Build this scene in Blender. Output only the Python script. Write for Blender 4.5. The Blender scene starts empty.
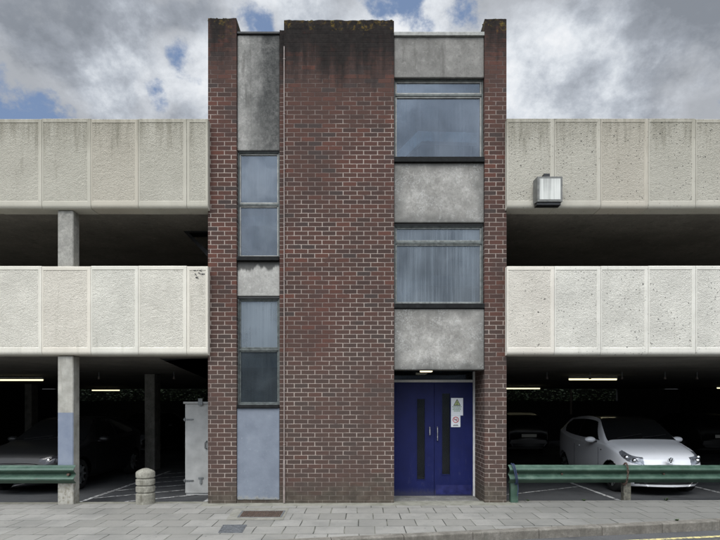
import bpy, bmesh, math, random
from mathutils import Vector, Matrix
random.seed(7)
S = bpy.context.scene
C = S.collection
CH = 1.6; F = 520.0
def X(px, d): return (px-360)*d/F
def Z(py, d): return CH+(406-py)*d/F

# ------------------------------------------------------------------ nodes
class NT:
    def __init__(s, name):
        s.m = bpy.data.materials.new(name); s.m.use_nodes = True
        s.t = s.m.node_tree; s.t.nodes.clear()
        s.out = s.t.nodes.new('ShaderNodeOutputMaterial')
    def new(s, ty, **kw):
        n = s.t.nodes.new(ty)
        for k, v in kw.items(): setattr(n, k, v)
        return n
    def put(s, sock, v):
        if v is None: return
        if isinstance(v, bpy.types.NodeSocket): s.t.links.new(v, sock)
        else:
            if isinstance(v, (tuple, list)) and len(v) == 3 and sock.type == 'RGBA': v = (*v, 1)
            sock.default_value = v
    def pos(s): return s.new('ShaderNodeNewGeometry').outputs['Position']
    def nrm(s): return s.new('ShaderNodeNewGeometry').outputs['True Normal']
    def obj(s): return s.new('ShaderNodeTexCoord').outputs['Object']
    def rnd(s): return s.new('ShaderNodeObjectInfo').outputs['Random']
    def math(s, op, a, b=None, c=None, clamp=False):
        n = s.new('ShaderNodeMath', operation=op, use_clamp=clamp)
        s.put(n.inputs[0], a); s.put(n.inputs[1], b)
        if c is not None: s.put(n.inputs[2], c)
        return n.outputs[0]
    def sep(s, v):
        n = s.new('ShaderNodeSeparateXYZ'); s.put(n.inputs[0], v); return n.outputs
    def comb(s, x=0., y=0., z=0.):
        n = s.new('ShaderNodeCombineXYZ')
        for i, v in enumerate((x, y, z)): s.put(n.inputs[i], v)
        return n.outputs[0]
    def mapv(s, v, scale=(1,1,1), loc=(0,0,0)):
        n = s.new('ShaderNodeMapping'); s.put(n.inputs[0], v)
        n.inputs['Location'].default_value = loc; n.inputs['Scale'].default_value = scale
        return n.outputs[0]
    def noise(s, v, scale, detail=4., rough=.55, dist=0.):
        n = s.new('ShaderNodeTexNoise'); s.put(n.inputs['Vector'], v)
        n.inputs['Scale'].default_value = scale; n.inputs['Detail'].default_value = detail
        n.inputs['Roughness'].default_value = rough; n.inputs['Distortion'].default_value = dist
        return n.outputs['Fac']
    def voro(s, v, scale, feature='F1', out='Distance'):
        n = s.new('ShaderNodeTexVoronoi', feature=feature); s.put(n.inputs['Vector'], v)
        n.inputs['Scale'].default_value = scale
        return n.outputs[out]
    def white(s, v, dim='2D'):
        n = s.new('ShaderNodeTexWhiteNoise', noise_dimensions=dim); s.put(n.inputs['Vector'], v)
        return n.outputs['Value']
    def ss(s, v, a, b, lo=0., hi=1.):
        n = s.new('ShaderNodeMapRange', interpolation_type='SMOOTHSTEP'); s.put(n.inputs[0], v)
        for i, q in enumerate((a, b, lo, hi)): s.put(n.inputs[i+1], q)
        return n.outputs[0]
    def ramp(s, v, stops, interp='LINEAR'):
        n = s.new('ShaderNodeValToRGB'); s.put(n.inputs[0], v)
        e = n.color_ramp; e.interpolation = interp
        while len(e.elements) < len(stops): e.elements.new(.5)
        for el, (p, c) in zip(e.elements, stops): el.position = p; el.color = (*c, 1)
        return n.outputs[0]
    def mix(s, f, a, b, mode='MIX'):
        n = s.new('ShaderNodeMix', data_type='RGBA', blend_type=mode)
        s.put(n.inputs['Factor'], f); s.put(n.inputs[6], a); s.put(n.inputs[7], b)
        return n.outputs[2]
    def bump(s, h, strength=.5, dist=.01, nrm=None):
        n = s.new('ShaderNodeBump'); s.put(n.inputs['Height'], h)
        n.inputs['Strength'].default_value = strength; n.inputs['Distance'].default_value = dist
        if nrm: s.put(n.inputs['Normal'], nrm)
        return n.outputs[0]
    def bsdf(s, col, rough=.8, metal=0., nrm=None, spec=.3, **kw):
        n = s.new('ShaderNodeBsdfPrincipled')
        s.put(n.inputs['Base Color'], col); s.put(n.inputs['Roughness'], rough)
        s.put(n.inputs['Metallic'], metal); s.put(n.inputs['Specular IOR Level'], spec)
        if nrm: s.put(n.inputs['Normal'], nrm)
        for k, v in kw.items(): s.put(n.inputs[k.replace('_', ' ')], v)
        return n.outputs[0]
    def fin(s, sh):
        s.t.links.new(sh, s.out.inputs['Surface']); return s.m

def plain(name, col, rough=.6, metal=0., spec=.4, var=.25, nscale=12., bumpd=0., **kw):
    t = NT(name); p = t.obj(); n = t.noise(p, nscale, 5)
    lo = tuple(c*(1-var) for c in col); hi = tuple(min(1, c*(1+var)) for c in col)
    c = t.ramp(n, [(.3, lo), (.7, hi)])
    r = t.ss(n, .3, .7, max(.05, rough-.1), min(1, rough+.12))
    nn = t.bump(t.noise(p, nscale*4, 4), .4, bumpd) if bumpd else None
    return t.fin(t.bsdf(c, r, metal, nn, spec, **kw))

# ---------- brickwork
def mat_brick():
    t = NT('brick'); p = t.pos(); x, y, z = t.sep(p)
    wob = t.math('MULTIPLY', t.math('SUBTRACT', t.noise(p, 9, 2), .5), .012)
    u = t.math('ADD', t.math('ADD', x, t.math('SUBTRACT', y, 8.667-.975)), t.math('MULTIPLY', wob, .5))
    zz = t.math('ADD', t.math('SUBTRACT', z, 3.245-.0747*101), t.math('MULTIPLY', t.math('SUBTRACT', t.noise(p, 7, 2), .5), .006))
    ry = t.math('DIVIDE', zz, .0747)
    row = t.math('FLOOR', ry)
    sh = t.math('MULTIPLY', t.math('FLOORED_MODULO', row, 2.), .5)
    jit = t.math('MULTIPLY', t.white(t.comb(row, 3.3, 0.)), .05)
    cx = t.math('ADD', t.math('ADD', t.math('DIVIDE', u, .232), sh), jit)
    col = t.math('FLOOR', cx)
    fx = t.math('MULTIPLY', t.math('FRACT', cx), .232)
    fy = t.math('MULTIPLY', t.math('FRACT', ry), .0747)
    ex = t.math('MINIMUM', fx, t.math('SUBTRACT', .232, fx))
    ey = t.math('MINIMUM', fy, t.math('SUBTRACT', .0747, fy))
    e = t.math('ADD', t.math('MINIMUM', t.math('SUBTRACT', ex, .0016), t.math('ADD', ey, .0006)), t.math('MULTIPLY', t.math('SUBTRACT', t.noise(p, 45, 4, .7), .5), .0075))
    body = t.ss(e, .0038, .0062)                        # 1 on the brick face
    r = t.white(t.comb(col, row, 0.)); r2 = t.white(t.comb(row, col, 0.))
    n1 = t.noise(p, 90, 4, .7); n2 = t.noise(p, 1.1, 4); n3 = t.noise(p, 14, 4, .65)
    bc = t.ramp(r, [(0., (.044, .029, .025)), (.3, (.058, .034, .028)), (.65, (.069, .036, .028)), (.92, (.082, .038, .029)), (1., (.105, .042, .030))])
    bc = t.mix(t.ss(r2, .9, .94), bc, (.043, .034, .031))
    patch = t.noise(t.mapv(p, (1, 1, .8), (4, 0, 2)), .9, 3)
    bc = t.mix(t.ss(patch, .52, .66, 0., .3), bc, (.11, .04, .03))
    lowg = t.ss(t.math('ADD', z, t.math('MULTIPLY', t.math('SUBTRACT', n2, .5), 3.)), 3.6, 1.8, 0., .55)
    bc = t.mix(lowg, bc, (.066, .05, .042))
    bc = t.mix(t.ss(n3, .4, .75, 0., .3), bc, (.045, .034, .035))
    bc = t.mix(t.math('MULTIPLY', t.ss(n1, .3, .75), .35), bc, (.12, .085, .075))
    mfade = t.math('ADD', t.ss(n2, .35, .68), t.math('MULTIPLY', t.math('SUBTRACT', t.noise(p, 6, 3), .5), 1.1), clamp=True)
    mc = t.mix(mfade, (.36, .305, .265), (.15, .118, .104))
    # missing/dirty joints
    mc = t.mix(t.ss(t.noise(p, 5, 4, .6, .5), .6, .74), mc, (.11, .085, .08))
    mz = t.math('ADD', z, t.math('MULTIPLY', t.math('SUBTRACT', t.noise(t.mapv(p, (2, 2, 1)), 1.3, 5, .65), .5), 2.4))
    mz = t.math('SUBTRACT', mz, t.ss(t.math('ABSOLUTE', x), 1.9, 1.95, 0., .6))
    mc = t.mix(t.ss(mz, 5.9, 7.0, 0., .88), mc, (.05, .034, .031))
    c = t.mix(body, mc, bc)
    # black weathering towards the wall head, lichen, algae at foot (all with shapes of their own)
    streak = t.noise(t.mapv(p, (3.2, 3.2, .35)), 1.6, 5, .6)
    rag = t.math('ADD', z, t.math('MULTIPLY', t.math('SUBTRACT', streak, .5), 1.9))
    rag = t.math('SUBTRACT', rag, t.ss(t.math('ABSOLUTE', x), 1.9, 1.95, 0., .35))
    soot = t.math('MULTIPLY', t.ss(t.math('ADD', rag, t.math('MULTIPLY', t.math('SUBTRACT', n3, .5), .9)), 6.85, 7.75), .95)
    c = t.mix(soot, c, t.ramp(n3, [(.3, (.008, .0078, .0075)), (.75, (.024, .021, .019))]))
    rag2 = t.math('ADD', z, t.math('MULTIPLY', t.math('SUBTRACT', t.noise(p, 5, 6, .7), .5), 1.0))
    lich = t.math('MULTIPLY', t.ss(rag2, 7.85, 8.02), t.math('MULTIPLY', t.ss(t.noise(p, 13, 6, .75), .48, .62), t.ss(t.noise(p, 1.7, 3),   .36, .54, .55, 1.)))
    lc = t.ramp(t.noise(p, 25, 3), [(.3, (.055, .042, .012)), (.55, (.18, .115, .024)), (.7, (.1, .11, .035))])
    c = t.mix(t.math('MULTIPLY', lich, .8), c, lc)
    foot = t.math('ADD', z, t.math('MULTIPLY', t.math('SUBTRACT', t.noise(p, 2.5, 5, .6), .5), .9))
    c = t.mix(t.ss(foot, .5, .05, 0., .62), c, t.ramp(t.noise(p, 8, 4), [(.35, (.045, .043, .033)), (.7, (.10, .09, .07))]))
    # pale salt run-off, a few thin drips
    drip = t.noise(t.mapv(p, (9, 9, .5), (3, 0, 0)), 1.4, 3)
    c = t.mix(t.ss(drip, .78, .9, 0., .1), c, (.28, .25, .23))
    h = t.math('ADD', t.math('MULTIPLY', body, 1.), t.math('ADD', t.math('MULTIPLY', n1, .3), t.math('MULTIPLY', r, .35)))
    return t.fin(t.bsdf(c, t.ss(n1, .3, .7, .8, .98), 0., t.bump(h, .7, .008), .08))

def concrete(name, cols, edge=0., top_weight=None, stain=(.06, .056, .05), amt=.5, scale=3., z_top=None, pits=0., moss=0., side_dark=None, tops=()):
    t = NT(name); p = t.pos(); x, y, z = t.sep(p)
    n = t.noise(p, scale, 6, .6); f = t.noise(p, 70, 4, .7)
    c = t.ramp(n, [(.3, cols[0]), (.52, cols[1]), (.7, cols[2])])
    c = t.mix(t.ss(f, .35, .7, 0., .3), c, tuple(v*.55 for v in cols[0]))
    c = t.mix(t.ss(t.noise(p, 24, 6, .75), .42, .66, 0., .42), c, tuple(v*.6 for v in cols[0]))
    c = t.mix(t.ss(t.noise(p, 11, 6, .7, .4), .52, .7, 0., .35), c, tuple(min(1, v*1.25) for v in cols[2]))
    st = t.noise(t.mapv(p, (4, 4, .5), (2.2, 0, 1)), 1.5, 6, .65)
    c = t.mix(t.ss(st, .54, .72, 0., amt), c, stain)
    bl = t.noise(t.mapv(p, (1, 1, 1), (7, 3, 1)), 9, 5, .7)
    c = t.mix(t.ss(bl, .58, .72, 0., amt*.6), c, stain)
    if z_top:
        rag = t.math('ADD', z, t.math('MULTIPLY', t.math('SUBTRACT', st, .5), z_top[2]))
        c = t.mix(t.ss(rag, z_top[0], z_top[1], 0., z_top[3]), c, stain)
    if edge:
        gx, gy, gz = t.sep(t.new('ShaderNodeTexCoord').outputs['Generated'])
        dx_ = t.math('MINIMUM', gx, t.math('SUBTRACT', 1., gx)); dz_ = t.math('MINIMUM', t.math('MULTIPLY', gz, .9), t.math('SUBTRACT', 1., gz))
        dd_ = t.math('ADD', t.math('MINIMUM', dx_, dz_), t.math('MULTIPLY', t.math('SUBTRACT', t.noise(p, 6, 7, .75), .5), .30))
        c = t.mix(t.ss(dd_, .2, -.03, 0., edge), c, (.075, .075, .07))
        sc = t.math('MULTIPLY', t.ss(t.noise(t.mapv(p, (1, 1, 1), (3, 1, 7)), 45, 4, .8), .5, .6), t.ss(t.noise(p, 5, 4), .45, .6))
        c = t.mix(t.math('MULTIPLY', sc, .35), c, (.5, .5, .48))
    for (zt0, dep) in tops:      # ragged run-off below a sill
        zz = t.math('ADD', t.math('SUBTRACT', zt0, z), t.math('MULTIPLY', t.math('SUBTRACT', t.noise(t.mapv(p, (9, 9, .8)), 1.1, 5, .65), .5), -dep*2.6))
        k = t.math('MULTIPLY', t.ss(zz, dep, dep*.55), t.ss(z, zt0+.02, zt0+.01))
        c = t.mix(t.math('MULTIPLY', k, .85), c, (.045, .045, .043))
    if side_dark:      # a broad run-off stain down one side
        xx = t.math('ADD', x, t.math('MULTIPLY', t.math('SUBTRACT', t.noise(t.mapv(p, (1,1,.45)), 4, 7, .7), .5), .55))
        k = t.math('MULTIPLY', t.ss(xx, side_dark[0], side_dark[1], 0., side_dark[2]), t.ss(t.math('ADD', z, t.math('MULTIPLY', t.math('SUBTRACT', n, .5), 2.)), 5.0, 6.8, .6, 1.))
        k = t.math('MULTIPLY', k, t.ss(t.noise(p, 16, 6, .8), .35, .65, 1., .72))
        c = t.mix(k, c, (.035, .036, .035))
    h = t.math('ADD', t.math('MULTIPLY', n, .6), t.math('MULTIPLY', f, .25))
    if pits:
        v = t.voro(p, 22.); big = t.noise(t.mapv(p, (1,1,1), (1, 2, 5)), 2.2, 3)
        k = t.math('MULTIPLY', t.ss(v, .2, .11), t.ss(big, .46, .62))
        c = t.mix(t.math('MULTIPLY', k, pits), c, (.035, .032, .028))
        h = t.math('SUBTRACT', h, t.math('MULTIPLY', k, .8))
    return t.fin(t.bsdf(c, .9, 0., t.bump(h, .5, .01), .2))

def mat_parapet(name, tooled, tone, pits=.0, dirt=.5):
    t = NT(name); p = t.pos(); x, y, z = t.sep(p); rnd = t.rnd()
    n = t.noise(p, 2.2, 5, .6); f = t.noise(p, 60, 4, .7)
    a = tuple(v*.86 for v in tone); b = tuple(min(1, v*1.1) for v in tone)
    c = t.ramp(n, [(.32, a), (.55, tone), (.72, b)])
    c = t.mix(t.ss(rnd, .6, 1., 0., .45), c, (tone[0]*.98, tone[1]*.88, tone[2]*.82))     # warmer casts
    c = t.mix(t.ss(rnd, .3, .0, 0., .35), c, (tone[0]*.86, tone[1]*.87, tone[2]*.86))
    c = t.mix(t.ss(f, .4, .7, 0., .22), c, tuple(v*.5 for v in tone))
    st = t.noise(t.mapv(p, (7, 7, .7), (0, 0, 0)), 1.5, 6, .7)
    # run-off streaks from the coping of each storey
    top = t.math('MULTIPLY', t.ss(z, 5.0, 6.38), 1.)
    rag = t.math('ADD', z, t.math('MULTIPLY', t.math('SUBTRACT', st, .5), 2.6))
    c = t.mix(t.ss(rag, 5.75, 6.7, 0., dirt*1.15), c, (.09, .087, .07))
    c = t.mix(t.math('MULTIPLY', t.ss(z, 4.8, 4.9), .55), c, (.275, .252, .195))
    c = t.mix(t.math('MULTIPLY', top, .3*dirt), c, (.2, .185, .14))
    gr = t.math('MULTIPLY', t.ss(st, .56, .75), .5*dirt)
    c = t.mix(gr, c, (.2, .19, .145))
    edge = t.math('ADD', z, t.math('MULTIPLY', t.math('SUBTRACT', t.noise(p, 30, 4, .7), .5), .16))
    c = t.mix(t.ss(edge, 6.30, 6.35, 0., .55), c, (.05, .048, .04))
    h = t.math('MULTIPLY', f, .15)
    if tooled:
        q = t.mapv(p, (1, 1, 1.7))
        g = t.noise(q, 52, 3, .7, .4); v = t.voro(q, 50.)
        g2 = t.math('ADD', t.math('MULTIPLY', g, 1.), t.math('MULTIPLY', v, .5))
        c = t.mix(t.ss(g2, .8, .5, 0., .25), c, tuple(q_*.5 for q_ in tone))
        h = t.math('ADD', h, g2)
        nn = t.bump(h, 1., .0105)
    else: nn = t.bump(h, .5, .006)
    if pits:
        v = t.voro(t.mapv(p, (1,1,1), (.3,0,.2)), 21.); cell = t.voro(t.mapv(p, (1,1,1), (.3,0,.2)), 21., out='Color')
        cr = t.sep(cell)
        k = t.math('MULTIPLY', t.ss(v, .27, .15), t.ss(cr[0], .6, .66))
        k = t.math('MULTIPLY', k, t.ss(t.math('ADD', t.noise(p, 1.6, 3), t.math('MULTIPLY', t.ss(z, 4.85, 4.9), .08)), .36, .56))
        big = t.voro(t.mapv(p, (1, 1, 1), (.7, 0, .9)), 8.5); bc_ = t.sep(t.voro(t.mapv(p, (1, 1, 1), (.7, 0, .9)), 8.5, out='Color'))
        k = t.math('MAXIMUM', t.math('MULTIPLY', k, .8), t.math('MULTIPLY', t.ss(big, .16, .08), t.ss(bc_[1], .72, .78)))
        c = t.mix(t.math('MULTIPLY', k, pits), c, (.03, .03, .027))
    return t.fin(t.bsdf(c, .92, 0., nn, .15))

def mat_glass(name, dirt=.35, tint=(.72, .8, .86), film_sheen=(.16, .2, .26), gloss=.16, streaks=.5, seed=0.):
    t = NT(name); p = t.pos(); x, y, z = t.sep(p)
    n = t.noise(t.mapv(p, (1, 1, 1), (seed, 0, 0)), 2.2, 4)
    st = t.noise(t.mapv(p, (16, 1, .35), (seed, 0, 0)), 1.6, 5, .7)
    st2 = t.noise(t.mapv(p, (60, 1, .5), (seed, 0, 0)), 1., 3)
    m = t.math('ADD', t.math('MULTIPLY', n, .8), t.math('MULTIPLY', t.math('ADD', t.math('MULTIPLY', st, .7), t.math('MULTIPLY', st2, .3)), streaks))
    fac = t.ss(m, .3, .9, dirt*.35, dirt*1.75)
    big = t.noise(t.mapv(p, (1, 1, .8), (seed*1.7, 0, .4)), 1.1, 2)
    film_ = t.mix(t.ss(big, .35, .68), tuple(v*.55 for v in film_sheen), tuple(v*1.45 for v in film_sheen))  # broad blotches in the film colour stand in for soft reflections
    fc = t.mix(t.ss(t.math('ADD', t.math('MULTIPLY', st, .6), t.math('MULTIPLY', st2, .4)), .44, .66, 0., min(1., .55*streaks)), film_, tuple(v*1.8 for v in film_sheen))
    diff = t.new('ShaderNodeBsdfDiffuse'); t.put(diff.inputs[0], fc)
    tr = t.new('ShaderNodeBsdfTransparent'); tr.inputs[0].default_value = (*tint, 1)
    gl = t.new('ShaderNodeBsdfGlossy'); gl.inputs['Roughness'].default_value = .04
    gl.inputs[0].default_value = (.8, .87, .95, 1)
    t.put(gl.inputs['Normal'], t.bump(t.noise(p, 1.5, 2), .12, .03))
    m1 = t.new('ShaderNodeMixShader'); t.put(m1.inputs[0], fac); t.put(m1.inputs[1], tr.outputs[0]); t.put(m1.inputs[2], diff.outputs[0])
    fr = t.new('ShaderNodeFresnel'); fr.inputs[0].default_value = 1.5
    ff = t.math('ADD', t.math('MULTIPLY', fr.outputs[0], 1.3), gloss-.05, clamp=True)
    m2 = t.new('ShaderNodeMixShader'); t.put(m2.inputs[0], ff); t.put(m2.inputs[1], m1.outputs[0]); t.put(m2.inputs[2], gl.outputs[0])
    return t.fin(m2.outputs[0])

def emis(name, col, st):
    t = NT(name); e = t.new('ShaderNodeEmission'); t.put(e.inputs[0], col); e.inputs[1].default_value = st
    return t.fin(e.outputs[0])

def mat_paving():
    t = NT('paving_slabs'); p = t.pos(); x, y, z = t.sep(p)
    wx = t.math('MULTIPLY', t.math('SUBTRACT', t.noise(p, 3, 2), .5), .02)
    yy = t.math('ADD', t.math('ADD', y, .13), wx)
    ry = t.math('DIVIDE', yy, .4); row = t.math('FLOOR', ry)
    jit = t.math('MULTIPLY', t.white(t.comb(row, 1.7, 0.)), .12)
    cx = t.math('ADD', t.math('ADD', t.math('DIVIDE', t.math('ADD', x, wx), .4), t.math('MULTIPLY', t.math('FLOORED_MODULO', row, 2.), .5)), jit)
    col = t.math('FLOOR', cx)
    fx = t.math('MULTIPLY', t.math('FRACT', cx), .4); fy = t.math('MULTIPLY', t.math('FRACT', ry), .4)
    ex = t.math('MINIMUM', fx, t.math('SUBTRACT', .4, fx)); ey = t.math('MINIMUM', fy, t.math('SUBTRACT', .4, fy))
    e = t.math('ADD', t.math('MINIMUM', ex, ey), t.math('MULTIPLY', t.math('SUBTRACT', t.noise(p, 30, 3), .5), .006))
    jw = t.math('MULTIPLY', t.white(t.comb(col, row, 0.)), .004)
    body = t.ss(e, t.math('ADD', jw, .0025), t.math('ADD', jw, .0065))
    r = t.white(t.comb(row, col, 0.))
    c = t.ramp(r, [(0., (.175, .168, .15)), (.5, (.206, .198, .178)), (1., (.235, .226, .205))])
    n = t.noise(p, 1.3, 6, .65); g = t.noise(p, 130, 3, .7)
    c = t.mix(t.ss(n, .42, .7, 0., .6), c, (.125, .123, .112))
    c = t.mix(t.ss(t.noise(p, 12, 6, .7), .5, .7, 0., .4), c, (.13, .128, .118))
    c = t.mix(t.ss(t.math('ADD', x, t.math('MULTIPLY', t.math('SUBTRACT', n, .5), 2.5)), 1.2, 3.6, 0., .6), c, (.12, .118, .108))
    c = t.mix(t.ss(g, .45, .7, 0., .4), c, (.12, .12, .11))
    sp = t.voro(p, 9.); c = t.mix(t.math('MULTIPLY', t.ss(sp, .1, .07), t.ss(t.noise(p, 2, 2), .5, .6)), c, (.07, .07, .065))
    # patch of cracked joints
    cr = t.voro(t.mapv(p, (1, 1, 1), (.4, .1, 0)), 1.1, 'DISTANCE_TO_EDGE')
    crk = t.math('MULTIPLY', t.ss(cr, .006, .003), t.ss(t.noise(p, .7, 2), .52, .56))
    gum = t.voro(t.mapv(p, (1,1,0), (.2, .7, 0)), 3.1)
    c = t.mix(t.math('MULTIPLY', t.ss(gum, .055, .04), .6), c, (.06, .06, .055))
    jc = t.mix(t.ss(t.noise(p, 2.3, 3), .4, .62), (.04, .04, .034), (.13, .128, .105))
    c = t.mix(body, jc, c)
    # cement strip along the wall foot, mossy
    strip = t.ss(t.math('ADD', y, t.math('MULTIPLY', t.math('SUBTRACT', t.noise(p, 6, 4), .5), .03)), t.ss(x, -2.62, -2.6, 8.66, 8.42), t.ss(x, -2.62, -2.6, 8.68, 8.44))
    strip = t.math('MULTIPLY', strip, t.ss(x, 2.7, 2.5))
    sc = t.ramp(t.noise(p, 5, 5, .7), [(.3, (.12, .118, .09)), (.6, (.21, .203, .17)), (.8, (.15, .15, .105))])
    c = t.mix(strip, c, sc)
    h = t.math('ADD', t.math('MULTIPLY', t.math('MAXIMUM', body, strip), 1.), t.math('ADD', t.math('MULTIPLY', g, .25), t.math('MULTIPLY', r, .4)))
    return t.fin(t.bsdf(c, .85, 0., t.bump(h, .7, .006), .25))

def asphalt(name, base, hi):
    t = NT(name); p = t.pos(); g = t.noise(p, 160, 3, .7); n = t.noise(p, 1.2, 6, .6)
    c = t.mix(t.ss(g, .4, .7), base, hi); c = t.mix(t.ss(n, .4, .7, 0., .5), c, tuple(v*.5 for v in base))
    oil = t.ss(t.noise(p, .9, 3), .58, .68, 0., .6); c = t.mix(oil, c, tuple(v*.35 for v in base))
    return t.fin(t.bsdf(c, t.ss(n, .3, .7, .7, .95), 0., t.bump(g, .6, .004), .3))

def worn_paint(name, col, under):
    t = NT(name); p = t.pos(); n = t.noise(p, 14, 6, .75)
    f = t.ss(n, .42, .6); c = t.mix(f, col, under)
    return t.fin(t.bsdf(c, .8, 0., None, .2))

M = {}
M['brick'] = mat_brick()
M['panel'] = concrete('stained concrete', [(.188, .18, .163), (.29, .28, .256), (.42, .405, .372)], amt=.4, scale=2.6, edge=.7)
M['panel_small'] = concrete('pale concrete', [(.29, .282, .26), (.385, .375, .345), (.47, .455, .42)], amt=.2, scale=2.6, tops=((Z(262.3, 8.72), .13),))
M['panel_top'] = concrete('blackened concrete', [(.18, .178, .165), (.29, .283, .262), (.42, .405, .375)], amt=.55, scale=3.2, side_dark=(-1.98, -1.56, .973))
M['panel_dark'] = concrete('grey concrete', [(.145, .14, .128), (.207, .2, .184), (.28, .27, .247)], amt=.5, scale=3., pits=.3)
M['fin_L'] = mat_parapet('parapet concrete', False, (.60, .58, .505))
M['tool_L'] = mat_parapet('tooled parapet concrete', True, (.57, .55, .48), dirt=.75)
M['fin_R'] = mat_parapet('parapet concrete pitted', False, (.60, .58, .515), pits=.5)
M['tool_R'] = mat_parapet('tooled parapet concrete pitted', True, (.57, .55, .487), pits=.85, dirt=.6)
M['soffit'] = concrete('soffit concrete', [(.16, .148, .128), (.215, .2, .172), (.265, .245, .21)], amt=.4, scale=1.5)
M['column'] = concrete('column concrete', [(.2, .195, .175), (.29, .28, .25), (.36, .35, .31)], amt=.5, scale=5., stain=(.09, .085, .065))
M['dark_wall'] = plain('shade-toned blockwork', (.025, .025, .025), .9, var=.3, nscale=2.)  # interior darkness put into a near-black base colour
M['bollard'] = concrete('bollard concrete', [(.17, .16, .13), (.25, .24, .2), (.33, .32, .27)], amt=.75, scale=9., stain=(.075, .07, .05))
M['kerb'] = concrete('kerb stone', [(.11, .10, .085), (.155, .143, .122), (.22, .205, .18)], amt=.6, scale=5., stain=(.07, .066, .055))
M['paving'] = mat_paving()
M['asphalt'] = asphalt('asphalt', (.055, .055, .056), (.1, .1, .1))
M['cp_floor'] = asphalt('car park asphalt', (.05, .052, .055), (.085, .087, .09))
M['ground'] = asphalt('ground', (.06, .062, .055), (.1, .1, .09))
M['white_line'] = worn_paint('worn white paint', (.5, .5, .49), (.08, .08, .082))
M['yellow_line'] = worn_paint('worn yellow paint', (.55, .47, .2), (.1, .1, .095))
M['frame_pale'] = plain('weathered pale frame', (.27, .27, .25), .7, var=.35, nscale=14, bumpd=.003)
M['frame_green'] = plain('weathered green grey frame', (.085, .095, .09), .7, var=.5, nscale=18, bumpd=.003)
M['frame_mid'] = plain('weathered grey frame', (.17, .18, .17), .7, var=.5, nscale=18, bumpd=.003)
M['sill'] = plain('dark sill', (.014, .0145, .0145), .8, var=.5, spec=.1)  # near-black covers the thin dark sill and its shadow together
M['lead_and_shade'] = plain('dark flashing and head shade', (.03, .031, .031), .7, var=.4)  # coping flashing, also the painted shadow strip over the windows
M['glass_up'] = mat_glass('dirty glass with sky tone', .27, film_sheen=(.12, .14, .17), gloss=.05, streaks=.5, seed=1.)  # blue-grey of the dirt layer includes the reflected sky
M['glass_mid'] = mat_glass('streaked glass', .36, film_sheen=(.15, .175, .195), gloss=.05, streaks=.9, seed=5.)
M['glass_low'] = mat_glass('dirty glass with dark reflection', .3, film_sheen=(.05, .062, .068), gloss=.04, streaks=.6, seed=9.)  # darker layer colour stands in for the dimmer reflection low down
M['door_glass'] = mat_glass('wired dark glass', .12, film_sheen=(.05, .05, .05), gloss=.02, streaks=.4, seed=2.)
M['blue_door'] = plain('navy gloss paint', (.0065, .0105, .066), .45, var=.3, nscale=5., spec=.2)
def mat_door():
    t = NT('navy gloss paint'); p = t.pos(); x, y, z = t.sep(p)
    n = t.noise(p, 3, 5, .6)
    c = t.ramp(n, [(.3, (.0055, .0085, .055)), (.7, (.008, .0125, .078))])
    sc = t.noise(t.mapv(p, (10, 1, 3)), 3., 6, .75)
    low = t.ss(z, 1.3, .0, .15, 1.)
    c = t.mix(t.math('MULTIPLY', t.ss(sc, .56, .68), t.math('MULTIPLY', low, .45)), c, (.045, .05, .11))
    c = t.mix(t.ss(t.math('ADD', z, t.math('MULTIPLY', t.math('SUBTRACT', sc, .5), .3)), .12, .0, 0., .5), c, (.05, .05, .06))
    return t.fin(t.bsdf(c, t.ss(sc, .3, .7, .38, .6), 0., None, .2))
M['blue_door'] = mat_door()
M['white_frame'] = plain('white gloss frame', (.55, .55, .54), .5, var=.12)
M['steel'] = plain('brushed steel', (.6, .6, .6), .3, .9)
M['conduit'] = plain('pale conduit', (.24, .2, .18), .6, var=.2)
M['plaster'] = plain('painted plaster', (.5, .51, .5), .8, var=.08, nscale=3)
M['stair_paint'] = plain('pale blue paint', (.7, .78, .85), .7, var=.08, nscale=3)
M['cabinet'] = plain('galvanised sheet', (.40, .40, .385), .5, .2, var=.2, nscale=4.)
M['galv_dark'] = plain('dull galvanised', (.2, .21, .21), .5, .6)
M['rubber'] = plain('black rubber', (.014, .014, .014), .8)
M['black'] = plain('black plastic', (.01, .01, .011), .45)
M['chrome'] = plain('chrome', (.75, .76, .78), .12, 1.)
M['rust'] = plain('rusty iron', (.075, .046, .034), .85, var=.45, nscale=25, bumpd=.006)
M['iron'] = plain('cast iron', (.11, .115, .12), .6, .3, var=.4, nscale=30, bumpd=.006)
M['rope'] = plain('navy rope', (.02, .03, .07), .8)
M['tube'] = emis('lit tube', (1., .93, .6), 1.5)
M['lampglow'] = emis('lit lamp', (1., .85, .6), 1.6)
M['plate'] = plain('number plate', (.6, .6, .55), .5, var=.05)
M['sign_white'] = plain('sign white', (.72, .74, .76), .5, var=.04)
M['sign_green'] = plain('sign green', (.16, .28, .12), .6, var=.1)
M['sign_black'] = plain('sign black', (.02, .02, .025), .6)
M['sign_yellow'] = plain('sign yellow green', (.42, .5, .22), .6, var=.05)
M['sign_red'] = plain('sign red', (.55, .04, .05), .6)
M['reflector'] = plain('reflector', (.8, .81, .82), .5, .1, var=.2, nscale=7)

def mat_rail():
    t = NT('green rail paint'); p = t.pos(); x, y, z = t.sep(p)
    n = t.noise(p, 6, 5, .65); f = t.noise(t.mapv(p, (1, 1, 3)), 30, 4, .7)
    c = t.ramp(n, [(.3, (.022, .05, .034)), (.55, (.037, .075, .052)), (.75, (.07, .112, .082))])
    c = t.mix(t.ss(f, .6, .72, 0., .6), c, (.13, .17, .13))
    c = t.mix(t.ss(t.noise(p, 18, 5, .7), .64, .72), c, (.06, .045, .03))
    return t.fin(t.bsdf(c, t.ss(n, .3, .7, .35, .6), 0., t.bump(f, .3, .003), .45))
M['rail'] = mat_rail()

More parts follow.
